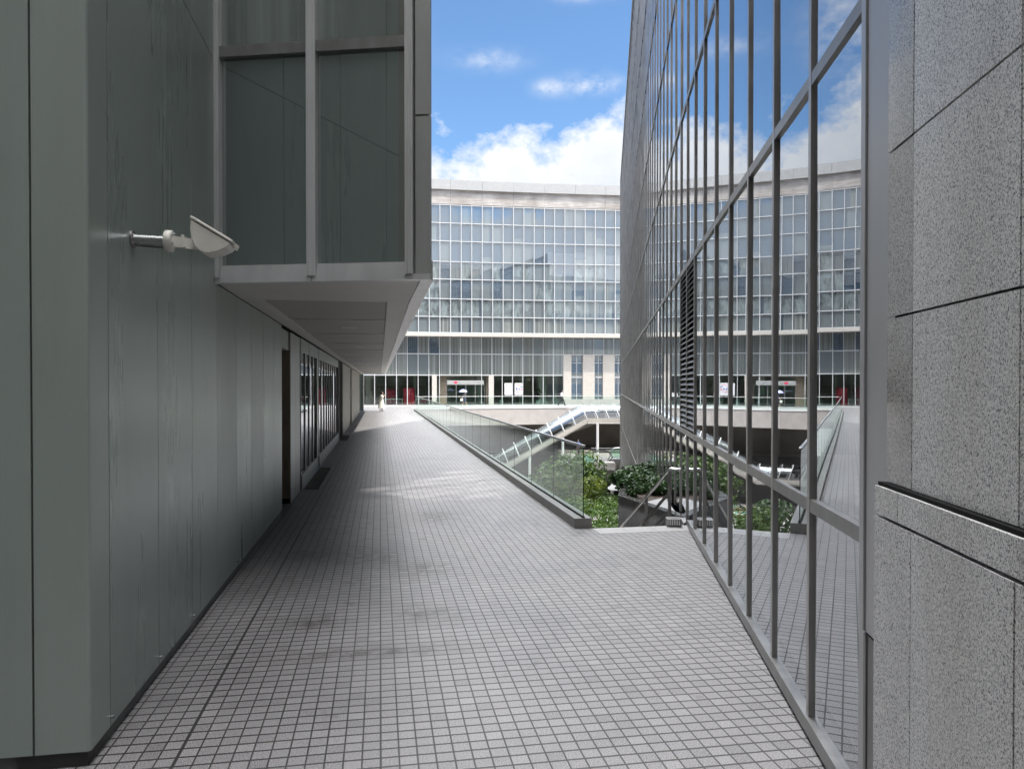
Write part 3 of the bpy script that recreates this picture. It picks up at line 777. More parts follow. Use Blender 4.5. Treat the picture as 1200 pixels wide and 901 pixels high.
# ---- granite wall at the right edge
gw = thing('granite_wall', 'speckled grey granite wall with dark joints at the right edge of the picture', 'wall', (*FR(1.15, 1), 0))
U, Lo = 1.15, 1.113
SE = 3.237
part('wall_core', MB().box(FR, U+.03, 29.5, -22, SE-.004, -.02, TOPR), 'gap', gw)
def slabs(o, edges, zs, mi=0, gap=.0035):
    mb = MB()
    for a, b in zip(edges[1:], edges[:-1]):
        for z0, z1 in zip(zs[:-1], zs[1:]):
            mb.box(FR, o+random.uniform(0, .0025), o+.04 if o > 1.12 else U+.04, a+gap, b-gap, z0+gap*1.3, z1-gap*1.3, random.choice((0, 0, 1)) if mi else 0)
    return mb
zu = [1.80+.676*k for k in range(0, 29)]
part('return_strip', slabs(U, [SE, 2.98], zu), 'granite_polished', gw, label='darker polished strip of granite beside the metal column')
part('upper_slabs', slabs(U, [2.98-.737*k for k in range(0, 12)], zu, 1), ['granite', 'granite_b'], gw)
part('ledge_band', slabs(Lo, [SE+.03, 3.02]+[3.02-1.45*k for k in range(1, 7)], [1.668, 1.79]), 'granite', gw)
part('ledge_sealant', MB().box(FR, Lo+.015, U+.035, -10, SE+.028, 1.786, 1.801), 'gap', gw)
part('lower_slabs', slabs(Lo, [SE+.03, 2.89]+[2.89-.70*k for k in range(1, 12)], [-.01, .45, 1.664], 1), ['granite', 'granite_b'], gw)

# ================================================================== WALKWAY BALUSTRADE
bl = thing('glass_balustrade', 'long glass balustrade on a low stone kerb along the walkway edge', 'balustrade', (*FL(3.1, EDGE_S+.4), 0))
S0, S1 = EDGE_S+.06, 66.5
kb = MB(); s = S0
while s < S1:
    kb.box(FL, K0, K1, s+.003, min(s+3.0, S1)-.003, .001, .155); s += 3.0
part('kerb', kb, 'kerb', bl, bevel=.008)
GOF = 3.10
part('glass_channel', MB().box(FL, GOF-.022, GOF+.022, S0+.01, S1, .156, .17), 'gap', bl)
s = S0+.03; PITCHB = 2.0
while s < S1-1:
    part('glass_panel', MB().box(FL, GOF-.008, GOF+.008, s+.0035, min(s+PITCHB, S1)-.0035, .165, 1.245), 'bal_glass', bl)
    part('panel_seal', MB().box(FL, GOF-.005, GOF+.005, s-.003, s+.003, .17, 1.243), 'gap', bl)
    s += PITCHB
part('top_rail', MB().box(FL, GOF-.022, GOF+.022, S0-.01, S1, 1.246, 1.285), 'rail', bl, bevel=.006)

# balustrade on the far deck edge
fb = thing('deck_balustrade', 'glass balustrade with a slim pale rail along the far deck edge', 'balustrade', (0, 77, 0))
nodes_ = [(fx0[0]+.1, dky(fx0[0])+.25), (6, dky(6)+.25), (22, dky(22)+.25)]
for (a, b) in zip(nodes_[:-1], nodes_[1:]):
    part('top_rail', MB().bar((*a, 1.13), (*b, 1.13), .06, .05), 'white', fb)
    L = math.dist(a, b); n = int(L/1.6)
    for i in range(n):
        p = [a[0]+(b[0]-a[0])*i/n, a[1]+(b[1]-a[1])*i/n]; q = [a[0]+(b[0]-a[0])*(i+1)/n, a[1]+(b[1]-a[1])*(i+1)/n]
        part('glass_panel', MB().bar((p[0]+.02, p[1], .58), (q[0]-.02, q[1], .58), .016, 1.04), 'bal_glass', fb)

# ================================================================== FAR BUILDING
fbld = thing('long_office_building', 'long gently curved office building with white gridded glazing across the far end', 'building', (0, 86, 0))
XP = 1.195
xs = [6.14+XP*k for k in range(-29, 15)]
zrow = [22.75, 20.7, 18.65, 16.33, 14.33, 12.1, 10.06, 8.25]
SB = .7                                     # lower storeys set back
def arcbox(mb, x0, x1, d0, d1, z0, z1, mi=0):
    mb.hexa([(*FF(x0, d0), z0), (*FF(x1, d0), z0), (*FF(x1, d1), z0), (*FF(x0, d1), z0)], [(*FF(x0, d0), z1), (*FF(x1, d0), z1), (*FF(x1, d1), z1), (*FF(x0, d1), z1)], mi)
def arcrun(d0, d1, z0, z1, step=1, g=0., mi=0, mb=None):
    mb = mb or MB()
    for i in range(0, len(xs)-1, step):
        j = min(i+step, len(xs)-1); arcbox(mb, xs[i]+g, xs[j]-g, d0, d1, z0, z1, mi)
    return mb
part('roof_coping', arcrun(-.35, 8, 24.45, 25.55, 3, .01), 'coping', fbld)
part('frieze_band', arcrun(-.05, 8, 22.86, 24.447, 3, .008), 'frieze', fbld)
part('frieze_shadow_gap', arcrun(.05, 8, 22.8, 24.6), 'dark_int', fbld)
part('building_core', arcrun(.35, 10, 8.0, 22.8), 'dark_int', fbld)
rnd = random.Random(11)
wins = []; wstuff = MB(); bl_st = MB(); bar_st = MB()
for i in range(len(xs)-1):
    for r in range(7):
        x0, x1, z1, z0 = xs[i]+.03, xs[i+1]-.03, zrow[r]-.05, zrow[r+1]+.05
        q = rnd.random()
        if r <= 2: mi = 0 if (q < .75) else 1
        elif r in (3, 4): mi = 0 if q < .35 else (1 if q < .75 else 3)
        elif r == 5: mi = 3 if q < .75 else 1
        else: mi = 1 if q < .6 else 2
        vis = -14 < xs[i] < 12
        wins.append((0 if vis else 1, r, -abs(xs[i]), x0, x1, z0, z1, mi))
def win_geo(mb, x0, x1, z0, z1, mi):
    t = [rnd.gauss(0, .0025) for _ in range(2)]
    xm, zm = (x0+x1)/2, (z0+z1)/2
    def P(x, z, d): return (*FF(x, d+t[0]*(x-xm)+t[1]*(z-zm)), z)
    if rnd.random() < .42:                 # blinds, curtains and inner bars show in parts of the panes
        k_ = rnd.randrange(4); w_ = x1-x0; h_ = z1-z0
        a0, a1, b0, b1, m_ = ((x0, x1, z0, z0+h_*rnd.uniform(.18, .4), 1), (x0+w_*rnd.uniform(.6, .8), x1, z0, z1, 0), (x0+w_*.46, x0+w_*.52, z0, z1, 0), (x0, x0+w_*rnd.uniform(.2, .45), z0, z1, 2))[k_]
        mb.hexa([P(a0, b0, .097), P(a1, b0, .097), P(a1, b0, .0995), P(a0, b0, .0995)], [P(a0, b1, .097), P(a1, b1, .097), P(a1, b1, .0995), P(a0, b1, .0995)], m_)
    mb.hexa([P(x0, z0, .10), P(x1, z0, .10), P(x1, z0, .13), P(x0, z0, .13)], [P(x0, z1, .10), P(x1, z1, .10), P(x1, z1, .13), P(x0, z1, .13)], mi)
FM = ['far_a', 'far_b', 'far_c', 'far_d']
vis = sorted(w_ for w_ in wins if w_[0] == 0); rest_ = [w_ for w_ in wins if w_[0]]
vis.sort(key=lambda w_: (w_[2]), reverse=True)
for k, w_ in enumerate(vis+rest_):
    if k < 98:
        mb = MB(); win_geo(mb, *w_[3:8]); part('window', mb, FM, fbld)
    else: win_geo(wstuff, *w_[3:7], w_[7])
part('outer_windows', wstuff, FM, fbld, kind='stuff')
for x in xs:
    part('mullion', MB().box(lambda a, b: FF(x+a, b), -.035, .035, -.10, .16, 8.27, 22.83), 'white_frame', fbld)
for z in zrow:
    part('transom', arcrun(-.06, .15, z-.042, z+.042, 1), 'white_frame', fbld)
part('ledge', arcrun(-.75, 1.2, 7.8, 8.18, 2, .0), 'cream', fbld)
# lower storeys
zl = [7.78, 5.85, 3.45]
kp = [i for i, x in enumerate(xs[:-1]) if x >= 6.1 and (i-[j for j, xx in enumerate(xs) if abs(xx-6.14) < .1][0]) % 2 == 0]
i0 = [j for j, xx in enumerate(xs) if abs(xx-6.14) < .1][0]
lw = MB()
for i in range(len(xs)-1):
    for r in range(2):
        if r == 1 and i >= i0: continue
        mi = 2 if rnd.random() < .8 else 1
        win_geo_args = (xs[i]+.03, xs[i+1]-.03, zl[r+1]+.04, zl[r]-.04)
        x0, x1, z0, z1 = win_geo_args
        lw.hexa([(*FF(x0, SB+.08), z0), (*FF(x1, SB+.08), z0), (*FF(x1, SB+.11), z0), (*FF(x0, SB+.11), z0)], [(*FF(x0, SB+.08), z1), (*FF(x1, SB+.08), z1), (*FF(x1, SB+.11), z1), (*FF(x0, SB+.11), z1)], mi if not (i < i0-12 and r == 0 and rnd.random() < .4) else 0)
part('curtained_windows', lw, FM, fbld, kind='stuff')
lc = MB()
for i in range(len(xs)-1): arcbox(lc, xs[i], xs[i+1], SB+.2 if i < i0 else SB+.45, 10, 3.5, 5.85); arcbox(lc, xs[i], xs[i+1], SB+.2, 10, 5.851, 7.8)
part('lower_core', lc, 'dark_int', fbld)
for i, x in enumerate(xs):
    z0 = 0. if i <= i0 else 5.8
    if i0-13 <= i <= i0-7 and False: continue
    lo = z0
    if i in (i0-11, i0-10, i0-9): lo = 3.36
    part('lower_mullion', MB().box(lambda a, b: FF(x+a, b), -.035, .035, SB-.02, SB+.14, lo, 7.8), 'white_frame', fbld)
for z in (5.85, 3.42):
    mb = MB()
    for i in range(len(xs)-1):
        if z < 5 and i >= i0: break
        arcbox(mb, xs[i], xs[i+1], SB-.015, SB+.13, z-.05, z+.05)
    part('lower_transom', mb, 'white_frame', fbld)
# entrance pillars and cream piers
xe0, xe1 = xs[i0-13]+.0, xs[i0-7]          # entrance bay: six modules
XE0, XE1 = -9.15, -1.95
def xpx(px): return (px-600)/F_PX*fy((px-600)/F_PX*86)
pe = [(xpx(506.7), xpx(512.3)), (xpx(573.5), xpx(579.5))]
for (a, b) in pe: part('entrance_pillar', MB().box(lambda u, v: FF(u, v), a, b, SB-.1, SB+.5, 0, 3.40), 'cream', fbld)
for i in range(i0, len(xs)-1, 2):
    x0, x1 = (xs[i]-.02 if i == i0 else xs[i]-.10), xs[i+1]+.1
    if i == i0: x0, x1 = xs[i]+.0, xs[i]+.92
    part('stone_pier', MB().box(lambda u, v: FF(u, v), x0, x1, SB-.12, SB+.5, .62, 5.82), 'cream', fbld)
    xn = xs[i+2]-.1 if i+2 < len(xs) else xs[-1]
    wn = part('tall_window', MB().box(lambda u, v: FF(u, v), x1, xn, SB+.28, SB+.3, .62, 5.82), 'far_a', fbld)
    part('glazing_bars', MB().box(lambda u, v: FF(u, v), x1, xn, SB+.2, SB+.279, 3.12, 3.3).box(lambda u, v: FF(u, v), x1, xn, SB+.2, SB+.279, 4.85, 4.92).box(lambda u, v: FF(u, v), (x1+xn)/2-.03, (x1+xn)/2+.03, SB+.21, SB+.279, .62, 5.82), 'alu', wn)
bc = MB()
for i in range(i0, len(xs)-1): arcbox(bc, xs[i], xs[i+1], SB-.25, SB+.6, 0, .615)
part('base_course', bc, 'granite_pink', fbld)
# ground-floor glazing, interior shell
for i in range(0, i0):
    if i0-12 <= i <= i0-8: continue
    if abs((xs[i]+xs[i+1])/2) > 16: continue
    part('shopfront_pane', MB().box(lambda u, v: FF(u, v), xs[i]+.03, xs[i+1]-.03, SB+.05, SB+.065, .05, 3.37), 'shop_glass', fbld)
ish = MB()
ish_w = arcrun(7.5, 7.6, 0, 3.5); part('lobby_back_wall', ish_w, 'int_wall', fbld)
part('lobby_ceiling', arcrun(SB+.2, 7.6, 3.36, 3.44), 'int_wall', fbld)
part('lobby_floor', arcrun(SB-.05, 7.6, .0, .03), 'int_floor', fbld)
cols_in = MB()
for (x, d, w_) in ((-16, 4, .5), (-12.6, 5, .3), (-10.8, 3.2, .25), (1.6, 3.6, .5), (3.9, 2.2, .9), (5.6, 2.6, .4), (-3.2, 4.5, .6), (-7.0, 5, .8)):
    cols_in.box(lambda u, v: FF(u, v), x-w_/2, x+w_/2, d, d+.4, .03, 3.36)
part('lobby_columns', cols_in, 'cream', fbld)
part('lobby_partition', MB().box(lambda u, v: FF(u, v), 1.9, 3.3, 4., 4.1, .03, 3.36).box(lambda u, v: FF(u, v), -15, -9.5, 6., 6.1, .03, 2.2), 'brown', fbld)
# entrance: recessed glazed doors
for k, (a, b) in enumerate(((-7.2, -6.2), (-6.1, -5.1), (-5.0, -4.0), (-3.9, -2.9))):
    dr = part('door', MB().box(lambda u, v: FF(u, v), a, b, 2.4, 2.42, .08, 2.3), 'teal_glass', fbld)
    part('door_frame', MB().box(lambda u, v: FF(u, v), a-.04, a, 2.37, 2.45, .03, 2.36).box(lambda u, v: FF(u, v), b, b+.04, 2.37, 2.45, .03, 2.36).box(lambda u, v: FF(u, v), a, b, 2.37, 2.45, 2.3, 2.36), 'alu', dr)
for (a, b) in ((pe[0][1], -7.3), (-2.8, pe[1][0])): part('porch_wall', MB().box(lambda u, v: FF(u, v), a, b, 1.6, 1.75, .03, 3.3), 'brown', fbld)
part('rooftop_plant', MB().box(lambda u, v: FF(u, v), -20, -8, 4, 8, 25.55, 26.3), 'coping', fbld)

# canopy sign over the entrance
sg = thing('canopy_sign', 'pale canopy sign with a red emblem above the far entrance doors', 'sign', (*FF(-5.3, -.3), 2.4))
sx0, sx1 = xpx(523.6), xpx(566.5)
part('sign_board', MB().box(lambda u, v: FF(u, v), sx0, sx1, -.45, .5, 2.33, 2.78), 'panel_light', sg, bevel=.02)
em = MB(); ex = xpx(533.5)
for (a, c, r) in ((-.09, 2.60, .13), (.09, 2.60, .13)):
    pts = [(*FF(ex+a+r*math.cos(t), -.465), c+r*math.sin(t)) for t in [2*math.pi*i/14 for i in range(14)]]
    em.add(pts+[(*FF(ex+a+r*math.cos(t), -.452), c+r*math.sin(t)) for t in [2*math.pi*i/14 for i in range(14)]], [tuple(range(14))]+[(i, (i+1) % 14, (i+1) % 14+14, i+14) for i in range(14)])
em.add([(*FF(ex-.21, -.4655), 2.56), (*FF(ex, -.4655), 2.39), (*FF(ex+.21, -.4655), 2.56), (*FF(ex, -.4655), 2.66)], [(0, 1, 2, 3)])
part('emblem', em, 'ink_red', sg)
lt = MB(); x = ex+.42; rr_ = random.Random(4)
while x < sx1-.55:                          # lettering, too far away to read
    wl = rr_.choice((.07, .09, .11)); zt_ = 2.62+rr_.choice((0, 0, .05)); k = rr_.randrange(4)
    lt.box(lambda u, v: FF(u, v), x, x+.022, -.456, -.452, 2.47, zt_)
    if k != 1: lt.box(lambda u, v: FF(u, v), x+.022, x+wl, -.456, -.452, zt_-.024, zt_)
    if k in (0, 2): lt.box(lambda u, v: FF(u, v), x+.022, x+wl, -.456, -.452, 2.47, 2.494)
    if k in (1, 2): lt.box(lambda u, v: FF(u, v), x+wl-.02, x+wl, -.456, -.452, 2.494, zt_-.024)
    x += wl+.045
part('lettering', lt, 'ink', sg)

# posters on the glazing
def poster(x0, x1, z0, z1, label, cols):
    t = thing('poster', label, 'poster', (*FF((x0+x1)/2, SB), z0), 'posters on the glazing')
    part('sheet', MB().box(lambda u, v: FF(u, v), x0, x1, SB+.03, SB+.04, z0, z1), 'paper', t)
    k = MB(); r_ = random.Random(x0)
    z = z1-.18
    k.box(lambda u, v: FF(u, v), x0+.12, x1-.14, SB+.024, SB+.029, z-.05, z, cols[0])
    if cols[1]:
        k.box(lambda u, v: FF(u, v), x0+.14, x0+.24, SB+.024, SB+.029, z-.62, z-.3, 1)
        k.box(lambda u, v: FF(u, v), x0+.242, x0+.42, SB+.024, SB+.029, z-.62, z-.52, 1)
        k.box(lambda u, v: FF(u, v), x0+.50, x0+.60, SB+.024, SB+.029, z-.62, z-.42, 1)
        k.box(lambda u, v: FF(u, v), x1-.26, x1-.06, SB+.024, SB+.029, z-.32, z-.22, 1)
        k.box(lambda u, v: FF(u, v), x1-.24, x1-.04, SB+.024, SB+.029, z-.62, z-.5, 2)
        k.box(lambda u, v: FF(u, v), x0+.1, x1-.2, SB+.024, SB+.029, z-.84, z-.8, 2)
    for i in range(8):
        zz_ = z1-.42-i*.13-(.55 if cols[1] else 0)
        if zz_ < z0+.1: break
        xa = x0+.1+r_.random()*.2
        k.box(lambda u, v: FF(u, v), xa, xa+.15+r_.random()*.35, SB+.024, SB+.029, zz_, zz_+.03, 0)
    part('print', k, ['ink', 'ink_blue', 'ink_red'], t)
poster(xpx(592.3), xpx(601.7), 1.12, 2.52, 'white poster with grey print on the glazing, the left one of the pair', (0, 0))
poster(xpx(604.2), xpx(613.4), 1.12, 2.52, 'white poster with blue and red print on the glazing, the right one of the pair', (2, 1))

# red seats in the lobby
def red_seat(x, d, r0, r1, h, label):
    c = FF(x, d)
    t = thing('red_booth', label, 'booth', (*c, .03), 'red booths in the lobby')
    t_ = .08
    pr = [(r0, 0), (r0+(r1-r0)*.5, h*.5), (r1, h), (r1-t_, h+.02), (r1-2*t_, h), (r0+(r1-r0)*.5-2*t_, h*.5), (r0-2*t_, 0.01)]
    a0 = R(-150)
    part('back_shell', MB().lathe((*c, .03), pr, 22, 0, R(250), a0, False), 'red', t)
    part('seat', MB().lathe((*c, .03), [(r0-.16, .0), (r0-.16, .38), (r0-.2, .43), (.01, .43)], 20), 'red', t)
red_seat(xpx(480.3), 2.0, .68, .70, 1.9, 'red round high backed booth behind the far ground floor glazing')
red_seat(xpx(460.), 3.4, .52, .78, 1.75, 'smaller flared red booth left of the tall round one')
tb = thing('lobby_table', 'low white table beside the red booths inside the far building', 'table', (*FF(-13.3, 2.), .03))
part('tabletop', MB().box(lambda u, v: FF(u, v), -14.6, -12.2, 1.7, 2.5, .62, .68), 'white', tb)
for (a, b) in ((-14.5, 1.8), (-12.3, 1.8), (-14.5, 2.4), (-12.3, 2.4)):
    part('leg', MB().box(lambda u, v: FF(u, v), a-.03, a+.03, b-.03, b+.03, .03, .62), 'white', tb)

# ================================================================== VEGETATION
def leaf_cloud(mb, blobs, n, size, rng, flat=.0):
    for _ in range(n):
        (c, r) = rng.choice(blobs)
        while True:
            p = Vector((rng.uniform(-1, 1), rng.uniform(-1, 1), rng.uniform(-1, 1)))
            if .25 < p.length <= 1: break
        p = p.normalized()*(p.length**.45)
        q = Vector(c)+Vector((p.x*r[0], p.y*r[1], p.z*r[2]))
        nz = mnoise.noise(q*1.7)
        if nz < -.22: continue
        nrm = (p+Vector((rng.gauss(0, .6), rng.gauss(0, .6), rng.gauss(.3, .5)))).normalized()
        a = nrm.orthogonal().normalized(); a = Matrix.Rotation(rng.random()*6.28, 3, nrm) @ a; b = nrm.cross(a)
        s = size*rng.uniform(.6, 1.35)
        mb.add([q-a*s*.5, q+b*s*.28+nrm*s*.06, q+a*s*.5, q-b*s*.28+nrm*s*.06], [(0, 1, 2, 3)])
def tree(name, label, cat, base, top, rad, n, leaf, size, seed, group=None):
    rng = random.Random(seed); bx, by, bz = base
    t = thing(name, label, cat, base, group)
    h = top-bz
    tr = MB(); pts = [(bx, by, bz), (bx+.1, by, bz+h*.3), (bx-.05, by+.1, bz+h*.6), (bx, by, bz+h*.85)]
    tr.tube(pts, [.20, .16, .11, .04], 9)
    blobs = []
    for k in range(13):
        a = rng.random()*6.28; rr = rad*rng.uniform(.15, .75); z = bz+h*rng.uniform(.42, .9)
        c = (bx+rr*math.cos(a), by+rr*math.sin(a), z)
        rs = rad*rng.uniform(.3, .52)
        blobs.append((c, (rs, rs, rs*.75)))
        tr.tube([(bx, by, bz+h*rng.uniform(.3, .55)), ((bx+c[0])/2, (by+c[1])/2, (z+bz+h*.45)/2+.1), c], [.07, .05, .02], 6)
    blobs.append(((bx, by, top-rad*.3), (rad*.5, rad*.5, rad*.3)))
    part('trunk', tr, 'bark', t)
    cr = MB(); leaf_cloud(cr, blobs, n, size, rng); part('crown', cr, leaf, t)
    return t
TR = -3.2                                   # planted terrace below the stair
struct('terrace', MB().box(FW, 1.4, 6.0, 17.0, 31., LOW, TR), 'concrete')
tree('tree', 'large dark green leafy tree in the sunken court seen through the balustrade glass', 'tree', (2.9, 40, LOW), -1.5, 2.9, 9000, 'leaf', .24, 3, 'trees in the sunken court')
tree('tree', 'yellow green tree rising just past the end of the glass balustrade', 'tree', (3.5, 32.5, LOW), -1.75, 1.35, 5200, 'leaf_yellow', .17, 5, 'trees in the sunken court')
tree('tree', 'dense green tree low in the court behind the balustrade near the escalator', 'tree', (.4, 46, LOW), -5.0, 2.6, 5000, 'leaf', .24, 8, 'trees in the sunken court')
tree('tree', 'round green tree in the court seen only mirrored in the glass wall', 'tree', (-2.0, 47, LOW), -4.6, 2.4, 5000, 'leaf_dark', .24, 9, 'trees in the sunken court')
hd = thing('hedge', 'bright green clipped hedge below the stair head', 'hedge', (3.2, 26, TR))
hm = MB(); rng = random.Random(2)
blobs = [((x_, y_, TR+.55+rng.uniform(-.05, .25)), (.75, .75, .6)) for x_ in (2.2, 2.9, 3.6, 4.2, 4.9) for y_ in (21, 22.3, 23.6, 25, 26.4, 27.8)]
leaf_cloud(hm, blobs, 15000, .10, rng); part('leaves', hm, 'leaf_hedge', hd)
st_ = MB()
for (c, r) in blobs: st_.tube([(c[0], c[1], TR), (c[0]+.05, c[1], TR+.5)], .03, 6)
part('stems', st_, 'bark', hd)

# ================================================================== STAIR HEAD, PLANTER, HANDRAIL
def FLp(o, s, z): return (*FL(o, s), z)
stp = MB()
for k in range(19):
    stp.box(FL, K1+.05, 4.62, EDGE_S+.002+k*.3, EDGE_S+.002+(k+1)*.3, -.17*(k+2)-.4, -.17*(k+1))
struct('stair', stp, 'concrete')
pt = thing('planter', 'dark polished granite planter beside the glass wall at the stair head', 'planter', (*FL(4.9, 12.5), -3))
A = (2.80, 12.25); Bq = (2.10, 14.62); 
Cq = FR(GO-.12, 15.9); Dq = FR(GO-.12, 11.95)
pf = MB()
def wallseg(mb, a, b, z0, z1, th, mi=0):
    d = Vector((b[0]-a[0], b[1]-a[1])).normalized(); n_ = Vector((d.y, -d.x))*th
    mb.hexa([(*a, z0), (*b, z0), (b[0]+n_.x, b[1]+n_.y, z0), (a[0]+n_.x, a[1]+n_.y, z0)], [(*a, z1), (*b, z1), (b[0]+n_.x, b[1]+n_.y, z1), (a[0]+n_.x, a[1]+n_.y, z1)], mi)
L_ = math.dist(A, Bq)
for k in range(3):
    p = [A[i]+(Bq[i]-A[i])*(k/3+.002) for i in (0, 1)]; q = [A[i]+(Bq[i]-A[i])*((k+1)/3-.002) for i in (0, 1)]
    wallseg(pf, p, q, -3.2, .035, .16)
wallseg(pf, Bq, (2.98, 19.5), -3.2, .035, .16)
part('side_wall', pf, 'granite_dark', pt)
sm = .16
part('ledge_slab', MB().prism([(A[0]+.17, A[1]+.02), (2.52, 13.9), (3.0, 14.5), FR(GO-.065, 14.3), FR(GO-.065, 11.95)], -.3, .02), 'stone_edge', pt)
part('soil', MB().prism([(2.5, 13.95), (2.32, 14.7), (3.15, 19.4), FR(GO-.08, 19.4), FR(GO-.08, 14.32), (3.0, 14.52)], -.4, -.06), 'soil', pt)
sh = thing('shrub', 'low leafy green shrub growing in the dark granite planter', 'shrub', (3.0, 15.2, -.06))
rng = random.Random(21); sb = MB()
bls = []
for k in range(26):
    y_ = rng.uniform(14.9, 18.8); x_ = rng.uniform(2.42, 2.2+(y_-11.3)*.128+.8)
    x_ = min(x_, (GO-.22+.1265*y_)/.992)
    bls.append(((x_, y_, .03+rng.uniform(-.05, .10)), (.20, .26, .15)))
leaf_cloud(sb, bls, 5200, .10, rng); part('leaves', sb, 'leaf_dark', sh)
stm = MB()
for (c, r) in bls: stm.tube([(c[0], c[1], -.08), (c[0]+.03, c[1]+.02, c[2]+.1)], [.012, .006], 5)
part('stems', stm, 'bark', sh)
# handrail going down with the stair
hr = thing('stair_handrail', 'steel stair handrail with lower rails dropping away beside the dark planter', 'handrail', (2.66, 12.5, 0))
a = Vector((2.60, 12.2, .82)); b = Vector((2.14, 13.74, -.30)); d = (b-a)
part('top_rail', MB().tube([a+Vector((.17, -.02, .0)), a+Vector((.03, 0, .01)), a, a+d*.5, a+d*1.35], .026, 12), 'steel', hr)
for (dz, t0) in ((-.40, .0), (-.70, .0)):
    p = a+Vector((-.02, 0, dz))
    part('lower_rail', MB().bar(p+d*t0, p+d*1.3, .016, .05), 'steel_dark', hr)
for t in (0., .52, 1.05):
    p = a+d*t
    part('post', MB().bar((p.x, p.y, p.z-.02), (p.x, p.y, p.z-1.0 if t else -.0), .05, .03, up=(0, 1, 0)), 'steel_dark', hr)
vt = thing('vent_box', 'small dark metal grille box on the paving at the foot of the glass wall', 'vent', (*FR(1.1, 11.75), .0))
part('casing', MB().box(FR, .93, 1.16, 11.72, 11.95, .021, .13), 'steel_dark', vt, bevel=.006)
gr = MB()
for k in range(6): gr.box(FR, .945+k*.035, .958+k*.035, 11.708, 11.722, .035, .12)
part('grille', gr, 'alu', vt)

# drain gratings by the left wall
def grate(o0, o1, s0, s1, label):
    t = thing('drain_grate', label, 'drain grate', (*FL((o0+o1)/2, (s0+s1)/2), 0), 'drain grates along the left wall')
    part('pit_cover', MB().box(FL, o0, o1, s0, s1, .002, .005), 'gap', t)
    b_ = MB(); s = s0+.03
    while s < s1: b_.box(FL, o0+.01, o1-.01, s, s+.012, .0055, .012); s += .05
    part('bars', b_, 'steel_dark', t)
    fr_ = MB().box(FL, o0-.02, o0, s0-.02, s1+.02, .001, .013).box(FL, o1, o1+.02, s0-.02, s1+.02, .001, .013).box(FL, o0, o1, s0-.02, s0, .001, .0135).box(FL, o0, o1, s1, s1+.02, .001, .0135)
    part('frame', fr_, 'steel_dark', t)
grate(-1.60, -1.29, 16.2, 20.4, 'long dark drain grate under the nearer window row on the left')
grate(-1.60, -1.29, 30.6, 33.6, 'shorter dark drain grate further along the left wall by the service door')

# ================================================================== SUNKEN COURT: landing, escalators, undercroft
uc = thing('undercroft', 'shaded brown undercroft wall and landing slab below the far deck', 'structure', (6, 72, LOW))
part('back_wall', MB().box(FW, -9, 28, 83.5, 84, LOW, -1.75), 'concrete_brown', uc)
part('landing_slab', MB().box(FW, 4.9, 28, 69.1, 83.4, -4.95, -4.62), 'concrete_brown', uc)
part('landing_edge', MB().box(FW, 4.9, 28, 69., 69.098, -4.97, -4.60), 'white', uc)
part('upright_wall', MB().box(FW, 7.6, 28, 70.2, 70.5, -6.5, -4.955), 'concrete', uc)
part('beam', MB().bar((3.5, 83.2, -4.2), (9.5, 82.5, -1.9), .2, .25), 'cream', uc)
part('soffit_dark', MB().box(FW, 5.5, 28, 69.4, 83.3, -6.9, -6.52), 'dark_int', uc)
part('dark_shop', MB().box(FW, -9, 28, 80, 80.2, LOW, -5.0), 'dark_int', uc)
for x in (6.9, 9.6, 13.): part('column', MB().lathe((x, 70.8, LOW), [(.16, 0), (.16, 5.1)], 14), 'white', uc)
lr = thing('landing_balustrade', 'white railed glass balustrade on the lower landing under the canopy', 'balustrade', (9, 69, -4.62))
part('top_rail', MB().bar((7.4, 69.1, -3.62), (24, 69.1, -3.62), .05, .05), 'white', lr)
for k in range(8): part('glass_panel', MB().bar((7.45+k*1.5, 69.1, -4.1), (8.9+k*1.5, 69.1, -4.1), .014, .9), 'bal_glass', lr)
# glazed escalator canopy
cn = thing('escalator_canopy', 'glazed barrel canopy with white hoops over the escalator below the deck', 'canopy', (2, 75.5, -3))
YC = 75.3
path = [(24., -1.42), (7.55, -1.42), (-2.3, -7.0), (-8, -7.0)]
def along(k):
    pts = [path[i] for i in range(4)]
    for a, b in zip(pts[:-1], pts[1:]):
        L = math.dist(a, b)
        if k <= L: return (a[0]+(b[0]-a[0])*k/L, a[1]+(b[1]-a[1])*k/L)
        k -= L
    return pts[-1]
RH = 1.42; RY = .95
def hoop(x, z, lean):
    P = []
    for i in range(13):
        t = math.pi*i/12
        y = YC-RY*math.cos(t); hh = RH*math.sin(t)**.8
        P.append(Vector((x-lean*hh, y, z+.28+hh)))
    return P
tot = sum(math.dist(a, b) for a, b in zip(path[:-1], path[1:]))
k = 0.; prev = None; gz = MB(); kk = 0
L0 = math.dist(path[0], path[1])
steps = [L0-1.12*j for j in range(14, -1, -1)]+[L0+1.3*j for j in range(1, 9)]+[L0+math.dist(path[1], path[2])+1.1*j for j in range(0, 6)]
for k in steps:
    x, z = along(k)
    P = hoop(x, z, .42)
    part('hoop', MB().tube(P, .045, 6), 'white', cn)
    if prev:
        n_ = len(P); gz.add(prev+P, [(i, i+1, n_+i+1, n_+i) for i in range(n_-1)], 0, True)
    prev = P
part('glazing', gz, 'tube_glass', cn)
sk = MB()
for a, b in zip(path[:-1], path[1:]):
    for y in (YC-.95, YC+.95): sk.bar((a[0], y, a[1]+.12), (b[0], y, b[1]+.12), .12, .42)
    sk.bar((a[0], YC, a[1]-.2), (b[0], YC, b[1]-.2), 1.78, .12)
part('skirt', sk, 'cream', cn)
hl = MB()
for a, b in zip(path[:-1], path[1:]):
    for y in (YC-.6, YC+.6): hl.bar((a[0], y, a[1]+.95), (b[0], y, b[1]+.95), .08, .06)
part('inner_handrail', hl, 'black_fab', cn)
